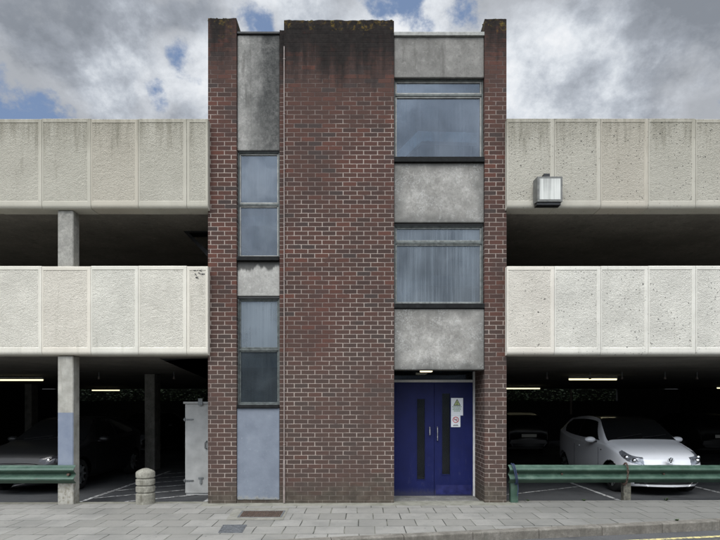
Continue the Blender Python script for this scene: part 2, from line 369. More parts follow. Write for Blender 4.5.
def mat_bluepanel():
    t = NT('faded blue paint'); p = t.pos(); x, y, z = t.sep(p)
    n = t.noise(p, 3, 5, .6); f = t.noise(p, 22, 5, .7)
    c = t.ramp(n, [(.3, (.13, .148, .18)), (.6, (.168, .19, .225)), (.8, (.225, .24, .265))])
    c = t.mix(t.ss(f, .6, .75, 0., .4), c, (.33, .36, .38))
    rag = t.math('ADD', z, t.math('MULTIPLY', t.math('SUBTRACT', t.noise(p, 14, 5, .7), .5), .3))
    c = t.mix(t.ss(rag, .1, .03, 0., .8), c, (.24, .24, .22))
    c = t.mix(t.ss(rag, .05, .0, 0., .8), c, (.09, .085, .07))
    return t.fin(t.bsdf(c, .75, 0., t.bump(t.math('ADD', n, f), .4, .006), .3))
M['bluepanel'] = mat_bluepanel()

def mat_column_painted():
    t = NT('column half painted'); p = t.pos(); x, y, z = t.sep(p); nx, ny, nz = t.sep(t.nrm())
    n = t.noise(p, 5, 6, .6); f = t.noise(p, 60, 4, .7)
    c = t.ramp(n, [(.3, (.22, .21, .18)), (.52, (.31, .3, .265)), (.7, (.4, .385, .34))])
    c = t.mix(t.ss(t.noise(t.mapv(p, (14, 5, .6)), 1.5, 5, .7), .56, .7, 0., .5), c, (.13, .12, .09))
    zz = t.math('ADD', z, t.math('MULTIPLY', t.math('SUBTRACT', f, .5), .012))
    k = t.math('MULTIPLY', t.ss(zz, 1.495, 1.485), t.ss(zz, .34, .35))
    k = t.math('MULTIPLY', k, t.ss(ny, -.3, -.6))
    c = t.mix(k, c, t.ramp(n, [(.35, (.15, .175, .225)), (.7, (.195, .22, .265))]))
    low = t.math('MULTIPLY', t.ss(zz, .36, .34), t.ss(t.noise(p, 22, 4, .7), .45, .7))
    c = t.mix(low, c, (.17, .15, .11))
    return t.fin(t.bsdf(c, .88, 0., t.bump(t.math('ADD', n, t.math('MULTIPLY', f, .4)), .5, .008), .2))
M['column_painted'] = mat_column_painted()

def car_paint(name, col, rough=.25, coat=.6):
    t = NT(name); p = t.obj(); n = t.noise(p, 3, 4)
    c = t.mix(t.ss(n, .4, .7, 0., .12), col, tuple(v*.7 for v in col))
    return t.fin(t.bsdf(c, rough, 0., None, .5, Coat_Weight=coat, Coat_Roughness=.08))
M['car_white'] = car_paint('white car paint', (.72, .73, .75))
M['car_black'] = car_paint('black car paint', (.004, .0043, .005), .5, .0)
M['car_grey'] = car_paint('dark grey car paint', (.012, .013, .015), .35, .2)
M['car_glass'] = plain('car glass', (.006, .007, .008), .06, spec=.5, var=.1)
M['lens'] = plain('headlamp lens', (.16, .17, .19), .15, .4, var=.7, nscale=12)
M['lens_dark'] = plain('dark headlamp lens', (.03, .03, .035), .15, .2, var=.5, nscale=12)  # darker, less metallic copy of the headlamp lens
def mat_leaf():
    t = NT('leaves'); r = t.new('ShaderNodeNewGeometry').outputs['Random Per Island']
    c = t.ramp(r, [(0, (.015, .026, .01)), (.6, (.035, .06, .02)), (1, (.08, .11, .05))])
    return t.fin(t.bsdf(c, .6, 0., None, .3))
M['leaf'] = mat_leaf()
M['soil'] = plain('hedge core', (.012, .015, .008), .95)

# ------------------------------------------------------------------ mesh helpers
def B(): return bmesh.new()
def box(bm, x0, x1, y0, y1, z0, z1, bev=0., seg=1):
    r = bmesh.ops.create_cube(bm, size=1.)
    vs = r['verts']
    for v in vs:
        v.co = Vector(((x0+x1)/2+v.co.x*(x1-x0), (y0+y1)/2+v.co.y*(y1-y0), (z0+z1)/2+v.co.z*(z1-z0)))
    if bev:
        es = list({e for v in vs for e in v.link_edges})
        bmesh.ops.bevel(bm, geom=es, offset=bev, segments=seg, affect='EDGES', profile=.5)
def prism(bm, pts, axis, a, b):
    """extrude a 2-D outline; axis 'x': pts=(y,z); 'y': pts=(x,z); 'z': pts=(x,y)"""
    def mk(p, t):
        return {'x': (t, p[0], p[1]), 'y': (p[0], t, p[1]), 'z': (p[0], p[1], t)}[axis]
    A_ = [bm.verts.new(mk(p, a)) for p in pts]; B_ = [bm.verts.new(mk(p, b)) for p in pts]
    n = len(pts); fs = [bm.faces.new(A_), bm.faces.new(B_[::-1])]
    for i in range(n): fs.append(bm.faces.new((A_[i], A_[(i+1) % n], B_[(i+1) % n], B_[i])))
    bmesh.ops.recalc_face_normals(bm, faces=fs)
def cyl(bm, c, r, h, axis='z', seg=24, r2=None):
    m = {'z': Matrix(), 'x': Matrix.Rotation(math.pi/2, 4, 'Y'), 'y': Matrix.Rotation(-math.pi/2, 4, 'X')}[axis]
    bmesh.ops.create_cone(bm, cap_ends=True, segments=seg, radius1=r, radius2=r if r2 is None else r2, depth=h, matrix=Matrix.Translation(c) @ m)
def tube(bm, pts, r, seg=8, closed=False):
    pts = [Vector(p) for p in pts]; rings = []
    n = len(pts)
    for i, p in enumerate(pts):
        if closed: d = pts[(i+1) % n]-pts[i-1]
        else: d = pts[min(i+1, n-1)]-pts[max(i-1, 0)]
        d.normalize(); a = d.orthogonal() if i == 0 else (pa-d*pa.dot(d))
        a.normalize(); pa = a; b = d.cross(a)
        rings.append([bm.verts.new(p+(a*math.cos(t)+b*math.sin(t))*r) for t in [2*math.pi*k/seg for k in range(seg)]])
    m = n if closed else n-1
    for i in range(m):
        A_, B_ = rings[i], rings[(i+1) % n]
        for k in range(seg): bm.faces.new((A_[k], A_[(k+1) % seg], B_[(k+1) % seg], B_[k]))
    if not closed: bm.faces.new(rings[0][::-1]); bm.faces.new(rings[-1])
def lathe(bm, prof, c, seg=32):
    rings = [[bm.verts.new((c[0]+r*math.cos(2*math.pi*k/seg), c[1]+r*math.sin(2*math.pi*k/seg), c[2]+z)) for k in range(seg)] for r, z in prof]
    for a, b in zip(rings, rings[1:]):
        for k in range(seg): bm.faces.new((a[k], a[(k+1) % seg], b[(k+1) % seg], b[k]))
    bm.faces.new(rings[0][::-1]); bm.faces.new(rings[-1])
def wloc(o):
    v = Vector((0, 0, 0))
    while o: v += o.location; o = o.parent
    return v
def obj(name, bm, mat, parent=None, smooth=False, loc=None, local=False, label=None, **kw):
    me = bpy.data.meshes.new(name)
    off = Vector(loc) if loc is not None else Vector((0, 0, 0))
    base = wloc(parent) if parent else Vector((0, 0, 0))
    if local: base = Vector((0, 0, 0)); off2 = Vector((0, 0, 0))
    else: off2 = base+off
    for v in bm.verts: v.co -= off2
    if smooth:
        for f in bm.faces: f.smooth = True
    bm.to_mesh(me); bm.free()
    mats = mat if isinstance(mat, (list, tuple)) else [mat]
    for m in mats: me.materials.append(m)
    o = bpy.data.objects.new(name, me); C.objects.link(o)
    if parent: o.parent = parent
    o.location = off
    if smooth and smooth != 'all':
        me.set_sharp_from_angle(angle=math.radians(smooth if smooth is not True else 40))
    if label: o['label'] = label
    return o
def tag(o, label, cat, group=None, kind=None):
    o['label'] = label; o['category'] = cat
    if group: o['group'] = group
    if kind: o['kind'] = kind
    return o
def empty(name, loc, label, cat, group=None):
    o = bpy.data.objects.new(name, None); C.objects.link(o); o.location = loc; o.empty_display_size = .2
    return tag(o, label, cat, group)
def struct(name, bm, mat, **kw):
    o = obj(name, bm, mat, **kw); o['kind'] = 'structure'; return o
def copy_tree(o, parent=None):
    c = o.copy(); C.objects.link(c); c.parent = parent
    for ch in o.children: copy_tree(ch, c)
    return c

# ------------------------------------------------------------------ setting
def zp(x, y):   # pavement surface: slight fall to the road and to the left
    return .003*(min(max(x, -9), 9)-5) - .012*max(0, 8.6-y)
KS = .172
def yk(x): return 6.57+(x-.76)*KS       # road-side arris of the kerb
bm = B(); box(bm, -400, 400, -400, 400, -.9, -.16); struct('ground', bm, M['ground'])
bm = B()
vs = [bm.verts.new(p) for p in ((-60, -3, -.15), (60, -3, -.15), (60, yk(60)+.0, -.15), (-60, yk(-60), -.15))]
vs = [bm.verts.new((v.co.x, v.co.y, -.146)) for v in vs]
for v in list(bm.verts)[:4]: bm.verts.remove(v)
bm.faces.new(vs); struct('road', bm, M['asphalt'])
bm = B(); N = 64; X0, X1 = -16., 12.
rows = []
for i in range(N+1):
    x = X0+(X1-X0)*i/N; r = []
    ya = yk(x)+.13; yb = 8.83
    for j in range(9):
        y = ya+(yb-ya)*j/8; r.append(bm.verts.new((x, y, zp(x, y))))
    r.append(bm.verts.new((x, yb, -.15))); rows.append(r)
for a, b in zip(rows, rows[1:]):
    for j in range(9): bm.faces.new((a[j], b[j], b[j+1], a[j+1]))
struct('pavement', bm, M['paving'])
# kerb stones: one run, stones marked by open joints
bm = B()
ang = math.atan(KS); dx, dy = math.cos(ang), math.sin(ang)
def kpt(s, off):  # s along kerb from x=.76
    return (.76+s*dx-off*dy, 6.57+s*dy+off*dx)
s = -17.; L = .915; s += .32
k = 0
while s < 11:
    a, b = s+.004, s+L-.004
    p = [kpt(a, 0), kpt(b, 0), kpt(b, .128), kpt(a, .128)]
    zt = [zp(q[0], q[1])+.004+random.uniform(-.003, .003) for q in p]
    zt[3] = zp(*p[3])+.003; zt[2] = zp(*p[2])+.003
    lo = [bm.verts.new((q[0], q[1], -.155)) for q in p]; hi = [bm.verts.new((q[0], q[1], z)) for q, z in zip(p, zt)]
    n0 = len(bm.faces)
    bm.faces.new(hi); f2 = bm.faces.new(lo[::-1])
    for i in range(4): bm.faces.new((lo[i], lo[(i+1) % 4], hi[(i+1) % 4], hi[i]))
    bm.edges.ensure_lookup_table()
    e = [e for e in hi[0].link_edges if e.other_vert(hi[0]) == hi[1]]
    bmesh.ops.bevel(bm, geom=e, offset=.018, segments=3, affect='EDGES', profile=.5)
    s += L
struct('kerb', bm, M['kerb'])
bm = B()
for o_ in (.27, .47):
    p = [kpt(-3, -o_), kpt(11, -o_), kpt(11, -o_-.075), kpt(-3, -o_-.075)]
    bm.faces.new([bm.verts.new((q[0], q[1], -.142)) for q in p][::-1])
struct('yellow_lines', bm, M['yellow_line'])
FZ = -.10
bm = B(); box(bm, -16, 16, 8.835, 30, -.155, FZ); struct('car_park_floor', bm, M['cp_floor'])
bm = B()
def stripe(bm, a, b, w=.08, z=FZ+.004):
    a = Vector(a); b = Vector(b); d = (b-a).normalized(); n = Vector((-d.y, d.x))*w/2
    bm.faces.new([bm.verts.new((q.x, q.y, z)) for q in (a-n, b-n, b+n, a+n)])
for x in (4.66, 7.05, 9.4, -4.95, -7.35, -9.7): stripe(bm, (x, 9.15), (x, 13.6))
struct('bay_marking', bm, M['white_line'])
bm = B()
stripe(bm, (-2.75, 9.15), (-2.75, 13.6)); 
for i in range(6):
    y0 = 8.7+i*.85
    a, b = (-4.88, y0), (-2.8, y0+1.45)
    if y0 < 9.2: a = (-4.88+(9.2-y0)/1.45*2.08, 9.2)
    stripe(bm, a, b, .07, FZ+.008)
stripe(bm, (2.75, 9.9), (4.55, 10.9), .06, FZ+.008)
struct('hatched_marking', bm, M['white_line'])

# ------------------------------------------------------------------ stair tower
YF = 8.667
tower = empty('stair_tower', (0, YF, 0), 'tall narrow brick stair tower with glazed slots and navy double doors', 'stair tower')
def lump_top(bm, x0, x1, y0, y1, z0, ztop, amp=.006):
    """box whose top is a little ragged"""
    nx = max(2, int((x1-x0)/.045))
    top = [[None]*2 for _ in range(nx+1)]; bot = [[None]*2 for _ in range(nx+1)]
    for i in range(nx+1):
        x = x0+(x1-x0)*i/nx
        for j, y in enumerate((y0, y1)):
            h = ztop+random.uniform(-amp, amp)+(.005*math.sin(x*9))
            top[i][j] = bm.verts.new((x, y, h)); bot[i][j] = bm.verts.new((x, y, z0))
    for i in range(nx):
        bm.faces.new((top[i][0], top[i+1][0], top[i+1][1], top[i][1]))
        bm.faces.new((bot[i][1], bot[i+1][1], bot[i+1][0], bot[i][0]))
        bm.faces.new((bot[i][0], bot[i+1][0], top[i+1][0], top[i][0]))
        bm.faces.new((bot[i+1][1], bot[i][1], top[i][1], top[i+1][1]))
    for i in (0, nx):
        f = bm.faces.new((bot[i][0], bot[i][1], top[i][1], top[i][0]))
    bmesh.ops.recalc_face_normals(bm, faces=list(bm.faces))
bm = B(); lump_top(bm, -2.533, -2.06, YF, 9.03, -.12, 8.065); obj('brick_pier', bm, M['brick'], tower)
bm = B(); lump_top(bm, -1.267, .567, YF, 9.03, -.12, 8.03); obj('brick_wall', bm, M['brick'], tower)
bm = B(); lump_top(bm, -1.345, -1.269, YF+.03, 9.03, -.12, 7.88); obj('brick_return', bm, M['brick'], tower)
bm = B(); lump_top(bm, 2.078, 2.442, YF, 9.03, -.12, 8.05); obj('brick_pier', bm, M['brick'], tower)
bm = B(); box(bm, 2.078, 2.44, 9.032, 9.6, -.12, 7.6); obj('door_jamb', bm, M['brick'], tower)
bm = B(); box(bm, .3, .565, 9.032, 9.6, -.12, 7.6); obj('door_jamb', bm, M['brick'], tower)
bm = B(); box(bm, -2.531, -2.3, 9.032, 13., -.12, 7.6); obj('side_wall', bm, M['brick'], tower)
bm = B(); box(bm, 2.2, 2.438, 9.602, 13., -.12, 7.6); obj('side_wall', bm, M['brick'], tower)
bm = B(); box(bm, -2.298, 2.198, 12.75, 13., -.12, 7.6); obj('rear_wall', bm, M['plaster'], tower)
bm = B(); box(bm, -2.298, 2.198, 9.1, 12.748, 7.45, 7.6); obj('roof_slab', bm, M['panel'], tower)
for z in (2.27, 4.75):
    bm = B(); box(bm, -2.298, .29, 9.1, 12.748, z, z+.17); box(bm, .292, 2.198, 9.8, 12.748, z, z+.17) 
    obj('floor_slab', bm, M['plaster'], tower)
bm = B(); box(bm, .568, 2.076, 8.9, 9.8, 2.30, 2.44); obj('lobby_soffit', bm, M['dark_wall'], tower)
# moss ridge on top
def moss(x0, x1, z, n):
    bm = B()
    for i in range(n):
        x = random.uniform(x0, x1); r = random.uniform(.008, .022)
        m = Matrix.Translation((x, YF+random.uniform(.01, .3), z+random.uniform(-.006, .006))) @ Matrix.Diagonal((1.6, 1.2, .8, 1))
        bmesh.ops.create_icosphere(bm, subdivisions=1, radius=r, matrix=m)
    return bm
M['moss'] = plain('moss', (.05, .05, .018), .95, var=.6, nscale=20)
for a, b, z, n in ((-2.53, -2.07, 8.065, 60), (-1.26, .56, 8.03, 200), (2.08, 2.44, 8.05, 50), (-1.34, -1.27, 7.88, 12)):
    o = obj('moss', moss(a, b, z, n), M['moss'], tower); o['kind'] = 'stuff'
# concrete spandrels
def panel(px0, px1, py0, py1, d, mat, th=.14, name='concrete_panel', bev=.012, x0=None, x1=None):
    bm = B(); a = X(px0, d) if x0 is None else x0; b = X(px1, d) if x1 is None else x1
    box(bm, a, b, d, d+th, Z(py1, d), Z(py0, d), bev, 2)
    return obj(name, bm, mat, tower)
DL = 8.72; DR = 8.70; LX0, LX1 = -2.058, -1.347; RX0, RX1 = .569, 2.076
panel(0, 0, 35, 150.5, DL, M['panel_top'], x0=LX0, x1=LX1)
panel(0, 0, 261.5, 296, DL, M['panel_small'], x0=LX0, x1=LX1)
o = panel(0, 0, 408, 500, DL-.03, M['bluepanel'], x0=LX0, x1=LX1, name='blue_panel'); o['label'] = 'faded blue painted panel at the foot of the tower'
bm = B(); box(bm, LX0, LX1, DL-.025, DL+.1, -.12, Z(500.2, DL-.03)-.002); obj('brick_plinth', bm, M['brick'], tower)
panel(0, 0, 37, 77.5, DR, M['panel_dark'], x0=RX0, x1=RX1)
panel(0, 0, 163, 222.5, DR, M['panel'], x0=RX0, x1=RX1)
bm = B(); d = DR-.02
box(bm, RX0, RX1, d, d+.2, Z(370, d), Z(308.5, d), .02, 3)
bmesh.ops.recalc_face_normals(bm, faces=list(bm.faces)); obj('door_lintel', bm, M['panel'], tower)
bm = B(); box(bm, RX0, RX1, DR-.035, DR+.25, Z(37, DR)+.002, Z(33, DR), .006); obj('coping', bm, M['frame_pale'], tower)
bm = B(); box(bm, LX0, LX1, DL-.03, DL+.25, Z(35, DL)+.002, Z(32.5, DL), .006); obj('coping', bm, M['lead_and_shade'], tower)

def window(x0, x1, z0, z1, d, transom, mats, fw=.035, glass=('glass_up', 'glass_up'), sb=0., head_shade=.03):
    """transom = z of middle bar; window > frame, sash, pane, sill"""
    w = bpy.data.objects.new('window', None); C.objects.link(w); w.parent = tower; w.location = (0, 0, 0)
    fo, fi = mats
    bm = B()
    box(bm, x0, x0+.022, d-.02, d+.07, z0, z1, .003); box(bm, x1-.022, x1, d-.02, d+.07, z0, z1, .003)
    box(bm, x0+.023, x1-.023, d-.02, d+.07, z1-.022, z1, .003); box(bm, x0+.023, x1-.023, d-.02, d+.07, z0, z0+.022, .003)
    box(bm, x0+.023, x1-.023, d-.012, d+.068, transom-.018, transom+.018, .003)
    obj('frame', bm, M[fo], w)
    for (a, b), g, m in (((transom+.019, z1-.023), glass[0], fi), ((z0+.023, transom-.019), glass[1], fi)):
        s_ = B(); xa, xb = x0+.0235, x1-.0235
        box(s_, xa, xa+fw, d, d+.045, a, b, .004); box(s_, xb-fw, xb, d, d+.045, a, b, .004)
        box(s_, xa+fw+.0005, xb-fw-.0005, d, d+.045, b-fw, b, .004); box(s_, xa+fw+.0005, xb-fw-.0005, d, d+.045, a, a+fw*1.1, .004)
        obj('sash', s_, M[m], w)
        g_ = B(); box(g_, xa+fw, xb-fw, d+.02, d+.026, a+fw, b-fw); obj('pane', g_, M[g], w)
    s_ = B(); box(s_, x0-.0, x1+.0, d-.115, d-.0225, sb+.002, z0+.004, .004)
    obj('sill', s_, M['sill'], w)
    h_ = B(); box(h_, x0, x1, d-.035, d-.0225, z1-.005, z1+head_shade, .003); obj('head_shade', h_, M['lead_and_shade'], w)  # dark strip added as the shadow under the panel above
    return w
dw = 8.77
window(LX0+.003, LX1-.003, Z(258.3, dw), Z(152.5, dw), dw, Z(205, dw), ('frame_green', 'frame_pale'), .022, sb=Z(261.5, DL))
window(LX0+.003, LX1-.003, Z(405, dw), Z(298.5, dw), dw, Z(349.7, dw), ('frame_green', 'frame_green'), .022, ('glass_mid', 'glass_low'), sb=Z(408, DL-.03))
window(RX0+.003, RX1-.003, Z(160, dw), Z(80, dw), dw, Z(95.5, dw), ('frame_green', 'frame_pale'), .024, sb=Z(163, DR))
window(RX0+.003, RX1-.003, Z(305, dw), Z(226, dw), dw, Z(243, dw), ('frame_green', 'frame_mid'), .026, ('glass_mid', 'glass_mid'), sb=Z(308.5, DR-.02))
# stairs behind the big windows
def stairs(zb, wy):
    d = 9.2
    pts = [(X(385, d), Z(wy+4, d)), (X(418, d), Z(wy-29, d)), (X(490, d), Z(wy-27, d)), (X(490, d), Z(wy-17, d)), (X(422, d), Z(wy-19, d)), (X(395, d), Z(wy+6, d))]
    bm = B(); prism(bm, pts, 'y', d, d+.12); obj('stair_balustrade', bm, M['stair_paint'], tower)
    bm = B(); z0 = Z(wy-17, d)
    for i in range(8):
        box(bm, X(420, d)-.26*(i+1), X(420, d)-.26*i, 9.81, 10.9, z0-.18*(i+1)-.22, z0-.18*(i+1))
    box(bm, X(420, d)+.001, 2.19, 9.81, 10.9, z0-.3, z0-.15)
    obj('stair_flight', bm, M['plaster'], tower)
stairs(4.9, 160); stairs(2.45, 304)
# wall conduit
bm = B()
tube(bm, [(-1.262, YF-.014, Z(47, YF)), (-1.262, YF-.014, Z(460, YF))], .0095)
tube(bm, [(-1.262, YF-.018, Z(460, YF)), (-1.262, YF-.018, -.01)], .017)
for py in range(60, 500, 55): box(bm, -1.278, -1.246, YF-.026, YF-.002, Z(py, YF), Z(py, YF)+.012)
obj('conduit', bm, M['conduit'], tower)
# ---- double door
DD = 9.43
dx0, dx1 = .569, X(474.5, DD)
door = bpy.data.objects.new('double_door', None); C.objects.link(door); door.parent = tower; door.location = (0, DD-YF, 0)
zt_, zb_ = Z(382.3, DD), Z(496, DD)
bm = B()
box(bm, dx1-.03, dx1+.02, DD-.03, DD+.06, -.05, Z(371.5, DD-.03), .004)
box(bm, dx0-.2, dx1-.031, DD-.03, DD+.06, zt_, zt_+.045, .004)
obj('door_frame', bm, M['white_frame'], door)
bm = B(); box(bm, dx0-.2, dx1-.031, DD+.01, DD+.016, zt_+.046, 2.299); obj('transom_light', bm, M['door_glass'], door)
seam = X(434.3, DD)
def leaf(x0, x1, gx0, gx1, gz0, gz1, hx, hz0, hz1):
    bm = B(); y0, y1 = DD, DD+.045
    box(bm, x0, gx0, y0, y1, zb_, zt_-.004); box(bm, gx1, x1, y0, y1, zb_, zt_-.004)
    box(bm, gx0+.0005, gx1-.0005, y0, y1, zb_, gz0); box(bm, gx0+.0005, gx1-.0005, y0, y1, gz1, zt_-.004)
    lf = obj('door_leaf', bm, M['blue_door'], door)
    bm = B()
    for a, b, c_, e in ((gx0-.012, gx0, gz0-.012, gz1+.012), (gx1, gx1+.012, gz0-.012, gz1+.012)):
        box(bm, a, b, y0-.008, y0-.0005, c_, e)
    box(bm, gx0+.0005, gx1-.0005, y0-.008, y0-.0005, gz0-.012, gz0); box(bm, gx0+.0005, gx1-.0005, y0-.008, y0-.0005, gz1, gz1+.012)
    obj('beading', bm, M['blue_door'], lf)
    bm = B(); box(bm, gx0+.001, gx1-.001, y0+.02, y0+.026, gz0+.001, gz1-.001); obj('vision_pane', bm, M['door_glass'], lf)
    bm = B(); tube(bm, [(hx, y0-.002, hz0), (hx, y0-.045, hz0+.004), (hx, y0-.045, hz1-.004), (hx, y0-.002, hz1)], .009)
    obj('handle', bm, M['steel'], lf, smooth=True)
    bm = B()
    for z in (zb_+.2, zb_+1., zt_-.2): pass
    return lf
leaf(dx0-.15, seam-.003, X(417, DD), X(424.8, DD), Z(479.4, DD), Z(399, DD), X(429.5, DD), Z(435, DD), Z(427, DD))
rl = leaf(seam+.003, dx1-.033, X(442, DD), X(450, DD), Z(474.4, DD), Z(393.5, DD), X(437.2, DD), Z(440.5, DD), Z(427, DD))
bm = B(); box(bm, seam+.03, dx1-.06, DD-.0035, DD-.0005, zb_+.03, zb_+.2)
kp = obj('kick_plate', bm, plain('scuffed navy', (.010, .013, .082), .45, var=.4, nscale=9), rl)
bm = B(); box(bm, .3, 2.076, 8.72, DD+.1, -.12, -.028, .01); obj('doorstep', bm, M['panel'], tower)
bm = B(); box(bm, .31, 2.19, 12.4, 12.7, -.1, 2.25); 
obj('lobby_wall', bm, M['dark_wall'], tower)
# lamp in the porch
lamp = empty('bulkhead_lamp', (X(426, 9.1), 9.1, 2.2), 'small lit lamp on the porch soffit above the navy doors', 'lamp')
bm = B(); box(bm, X(420, 9.1)-.01, X(432, 9.1)+.01, 9.02, 9.14, 2.226, 2.298, .008); obj('housing', bm, M['frame_pale'], lamp)
bm = B(); box(bm, X(420, 9.1), X(432, 9.1), 9.03, 9.13, 2.192, 2.225, .01, 2); obj('diffuser', bm, M['lampglow'], lamp)
# notices on the door
def sgn(bm, pts, y0, y1): prism(bm, pts, 'y', y0, y1)
dn = DD
x0, x1, z0, z1 = X(451, dn), X(463, dn), Z(415.5, dn), Z(398, dn)
n1 = empty('warning_notice', (x0, dn-.002, z0), 'upper white notice on the right door, with warning triangle and green print', 'sign')
bm = B(); box(bm, x0, x1, dn-.005, dn-.0015, z0, z1); obj('plate', bm, M['sign_white'], n1)
cx = (x0+x1)/2
bm = B()
def tri(s, zc): return [(cx-s, zc-s*.8), (cx+s, zc-s*.8), (cx, zc+s)]
prism(bm, tri(.068, z1-.085), 'y', dn-.007, dn-.0055); obj('triangle_border', bm, M['sign_black'], n1)
bm = B(); prism(bm, tri(.05, z1-.088), 'y', dn-.0085, dn-.0072); obj('triangle', bm, M['sign_yellow'], n1)
bm = B(); box(bm, cx-.006, cx+.006, dn-.010, dn-.0087, z1-.1, z1-.07); box(bm, cx-.006, cx+.006, dn-.010, dn-.0087, z1-.115, z1-.105); box(bm, cx-.02, cx+.02, dn-.010, dn-.0087, z1-.123, z1-.118); obj('pictogram', bm, M['sign_black'], n1)
bm = B()
for i, w in enumerate((.085, .075, .08, .06)):
    z = z1-.165-i*.026; xx = cx-w
    while xx < cx+w-.012:
        l = random.uniform(.012, .03); box(bm, xx, min(xx+l, cx+w), dn-.0068, dn-.0055, z, z+.013); xx += l+.006
obj('print', bm, M['sign_green'], n1)
x1b = X(460.3, dn); z0b = Z(427, dn); z1b = z0-.002
n2 = empty('no_smoking_notice', (x0, dn-.002, z0b), 'small white no smoking notice with red ring, lower one on right door', 'sign')
bm = B(); box(bm, x0, x1b, dn-.005, dn-.0015, z0b, z1b); obj('plate', bm, M['sign_white'], n2)
cx = (x0+x1b)/2; cz = z1b-.075
bm = B(); ring = [(cx+.05*math.cos(a), dn-.007, cz+.05*math.sin(a)) for a in [k*math.pi/12 for k in range(24)]]
tube(bm, ring, .006, 6, True); tube(bm, [(cx-.036, dn-.007, cz+.036), (cx+.036, dn-.007, cz-.036)], .005, 6); obj('ring', bm, M['sign_red'], n2)
bm = B(); box(bm, cx-.03, cx+.03, dn-.0065, dn-.0055, cz-.006, cz+.006); tube(bm, [(cx+.02, dn-.007, cz+.012), (cx+.015, dn-.007, cz+.028)], .003, 5); obj('cigarette', bm, M['sign_black'], n2)
bm = B(); box(bm, cx-.05, cx+.05, dn-.0065, dn-.0055, z0b+.02, z0b+.028); box(bm, cx-.04, cx+.04, dn-.0065, dn-.0055, z0b+.036, z0b+.044); obj('print', bm, M['sign_black'], n2)

# ------------------------------------------------------------------ car park building
cpk = empty('multi_storey_car_park', (0, 8.6, 0), 'concrete multi-storey car park with ribbed pale parapets either side of the brick tower', 'car park')
PD = 8.55
def parapet(xa, xb, z0, z1, side, first=False):
    """one precast unit: smooth border, tooled field set back, rounded foot"""
    g = .003; xa += g; xb -= g; t = .27; m = .045; mt = .06
    a, b = xa+.018, xb-.05           # field
    if xb-xa < .35: a, b = xa+.04, xb-.03
    f0, f1 = z0+.115, z1-mt
    bm = B()
    def q(pts): 
        return bm.faces.new([bm.verts.new(p) for p in pts])
    y = PD; yr = PD+.0065; c = .008
    # border (4 trapezoids), chamfer into field, field
    O = [(xa, y, z0+.06), (xb, y, z0+.06), (xb, y, z1-.01), (xa, y, z1-.01)]
    I = [(a, y, f0), (b, y, f0), (b, y, f1), (a, y, f1)]
    R = [(a+c, yr, f0+c), (b-c, yr, f0+c), (b-c, yr, f1-c), (a+c, yr, f1-c)]
    for i in range(4):
        j = (i+1) % 4
        q([O[i], O[j], I[j], I[i]]); q([I[i], I[j], R[j], R[i]])
    # foot curve, back, top, ends
    prof = [(y, z0+.06)]+[(y+.045*(1-math.cos(t_)), z0+.06-.06*math.sin(t_)) for t_ in [math.pi/2*k/5 for k in range(1, 6)]]+[(y+t, z0), (y+t, z1), (y+.01, z1), (y, z1-.01)]
    for k in range(len(prof)-1):
        p0, p1 = prof[k], prof[k+1]
        q([(xa, p0[0], p0[1]), (xa, p1[0], p1[1]), (xb, p1[0], p1[1]), (xb, p0[0], p0[1])])
    for xe in (xa, xb): q([(xe, p[0], p[1]) for p in prof])
    bmesh.ops.remove_doubles(bm, verts=bm.verts, dist=.0004)
    # field as a finely displaced grid
    nx = max(4, int((b-a)/.016)); nz = int((f1-f0)/.016)
    G = [[bm.verts.new((a+c+(b-a-2*c)*i/nx, yr+(0 if i in (0, nx) or j in (0, nz) else random.uniform(-.003, .003)), f0+c+(f1-f0-2*c)*j/nz)) for j in range(nz+1)] for i in range(nx+1)]
    fl = []
    for i in range(nx):
        for j in range(nz): fl.append(bm.faces.new((G[i][j], G[i+1][j], G[i+1][j+1], G[i][j+1])))
    bmesh.ops.recalc_face_normals(bm, faces=[f for f in bm.faces if f not in set(fl)])
    for f in bm.faces: f.smooth = False
    for f in fl: f.material_index = 1; f.smooth = True
    return obj('parapet_panel', bm, [M['fin_'+side], M['tool_'+side]], cpk, loc=(0, 0, 0))
ZU0, ZU1, ZL0, ZL1 = Z(208.2, PD), Z(118.6, PD), Z(355, PD), Z(266, PD)
left = [208.3, 205.2, 186.7, 138.3, 90.7, 41.7, -6.6, -55, -103]
left = [205.2+3.2] + left[2:]
right = [506.6, 554.3, 600.7, 648.3, 695.7, 743, 790.5, 838]
rndz = random.Random(3)
for lst, side in ((left, 'L'), (right, 'R')):
    for z0, z1 in ((ZU0, ZU1), (ZL0, ZL1)):
        for p, q_ in zip(lst, lst[1:]):
            a, b = sorted((X(p, PD), X(q_, PD)))
            if side == 'L' and p > 205: b = -2.500
            if side == 'R' and p < 507: a = 2.415
            parapet(a, b, z0+rndz.uniform(-.004, .004), z1+rndz.uniform(-.006, .006), side)
# scribble on the lower left parapet
gb = B(); rgf = random.Random(11)
for k, (px, py) in enumerate(((194.5, 270.), (198.5, 269.6), (202, 270.4), (195, 274), (199, 273.6), (203, 274.2), (197, 278))):
    pts = [(X(px+rgf.uniform(-1.7, 1.7), PD), PD+.003, Z(py+rgf.uniform(-1.3, 1.3), PD)) for i in range(5)]
    tube(gb, pts, .0042, 5)
M['ink'] = plain('marker ink', (.06, .06, .065), .8)
obj('graffiti_scribble', gb, M['ink'], cpk)
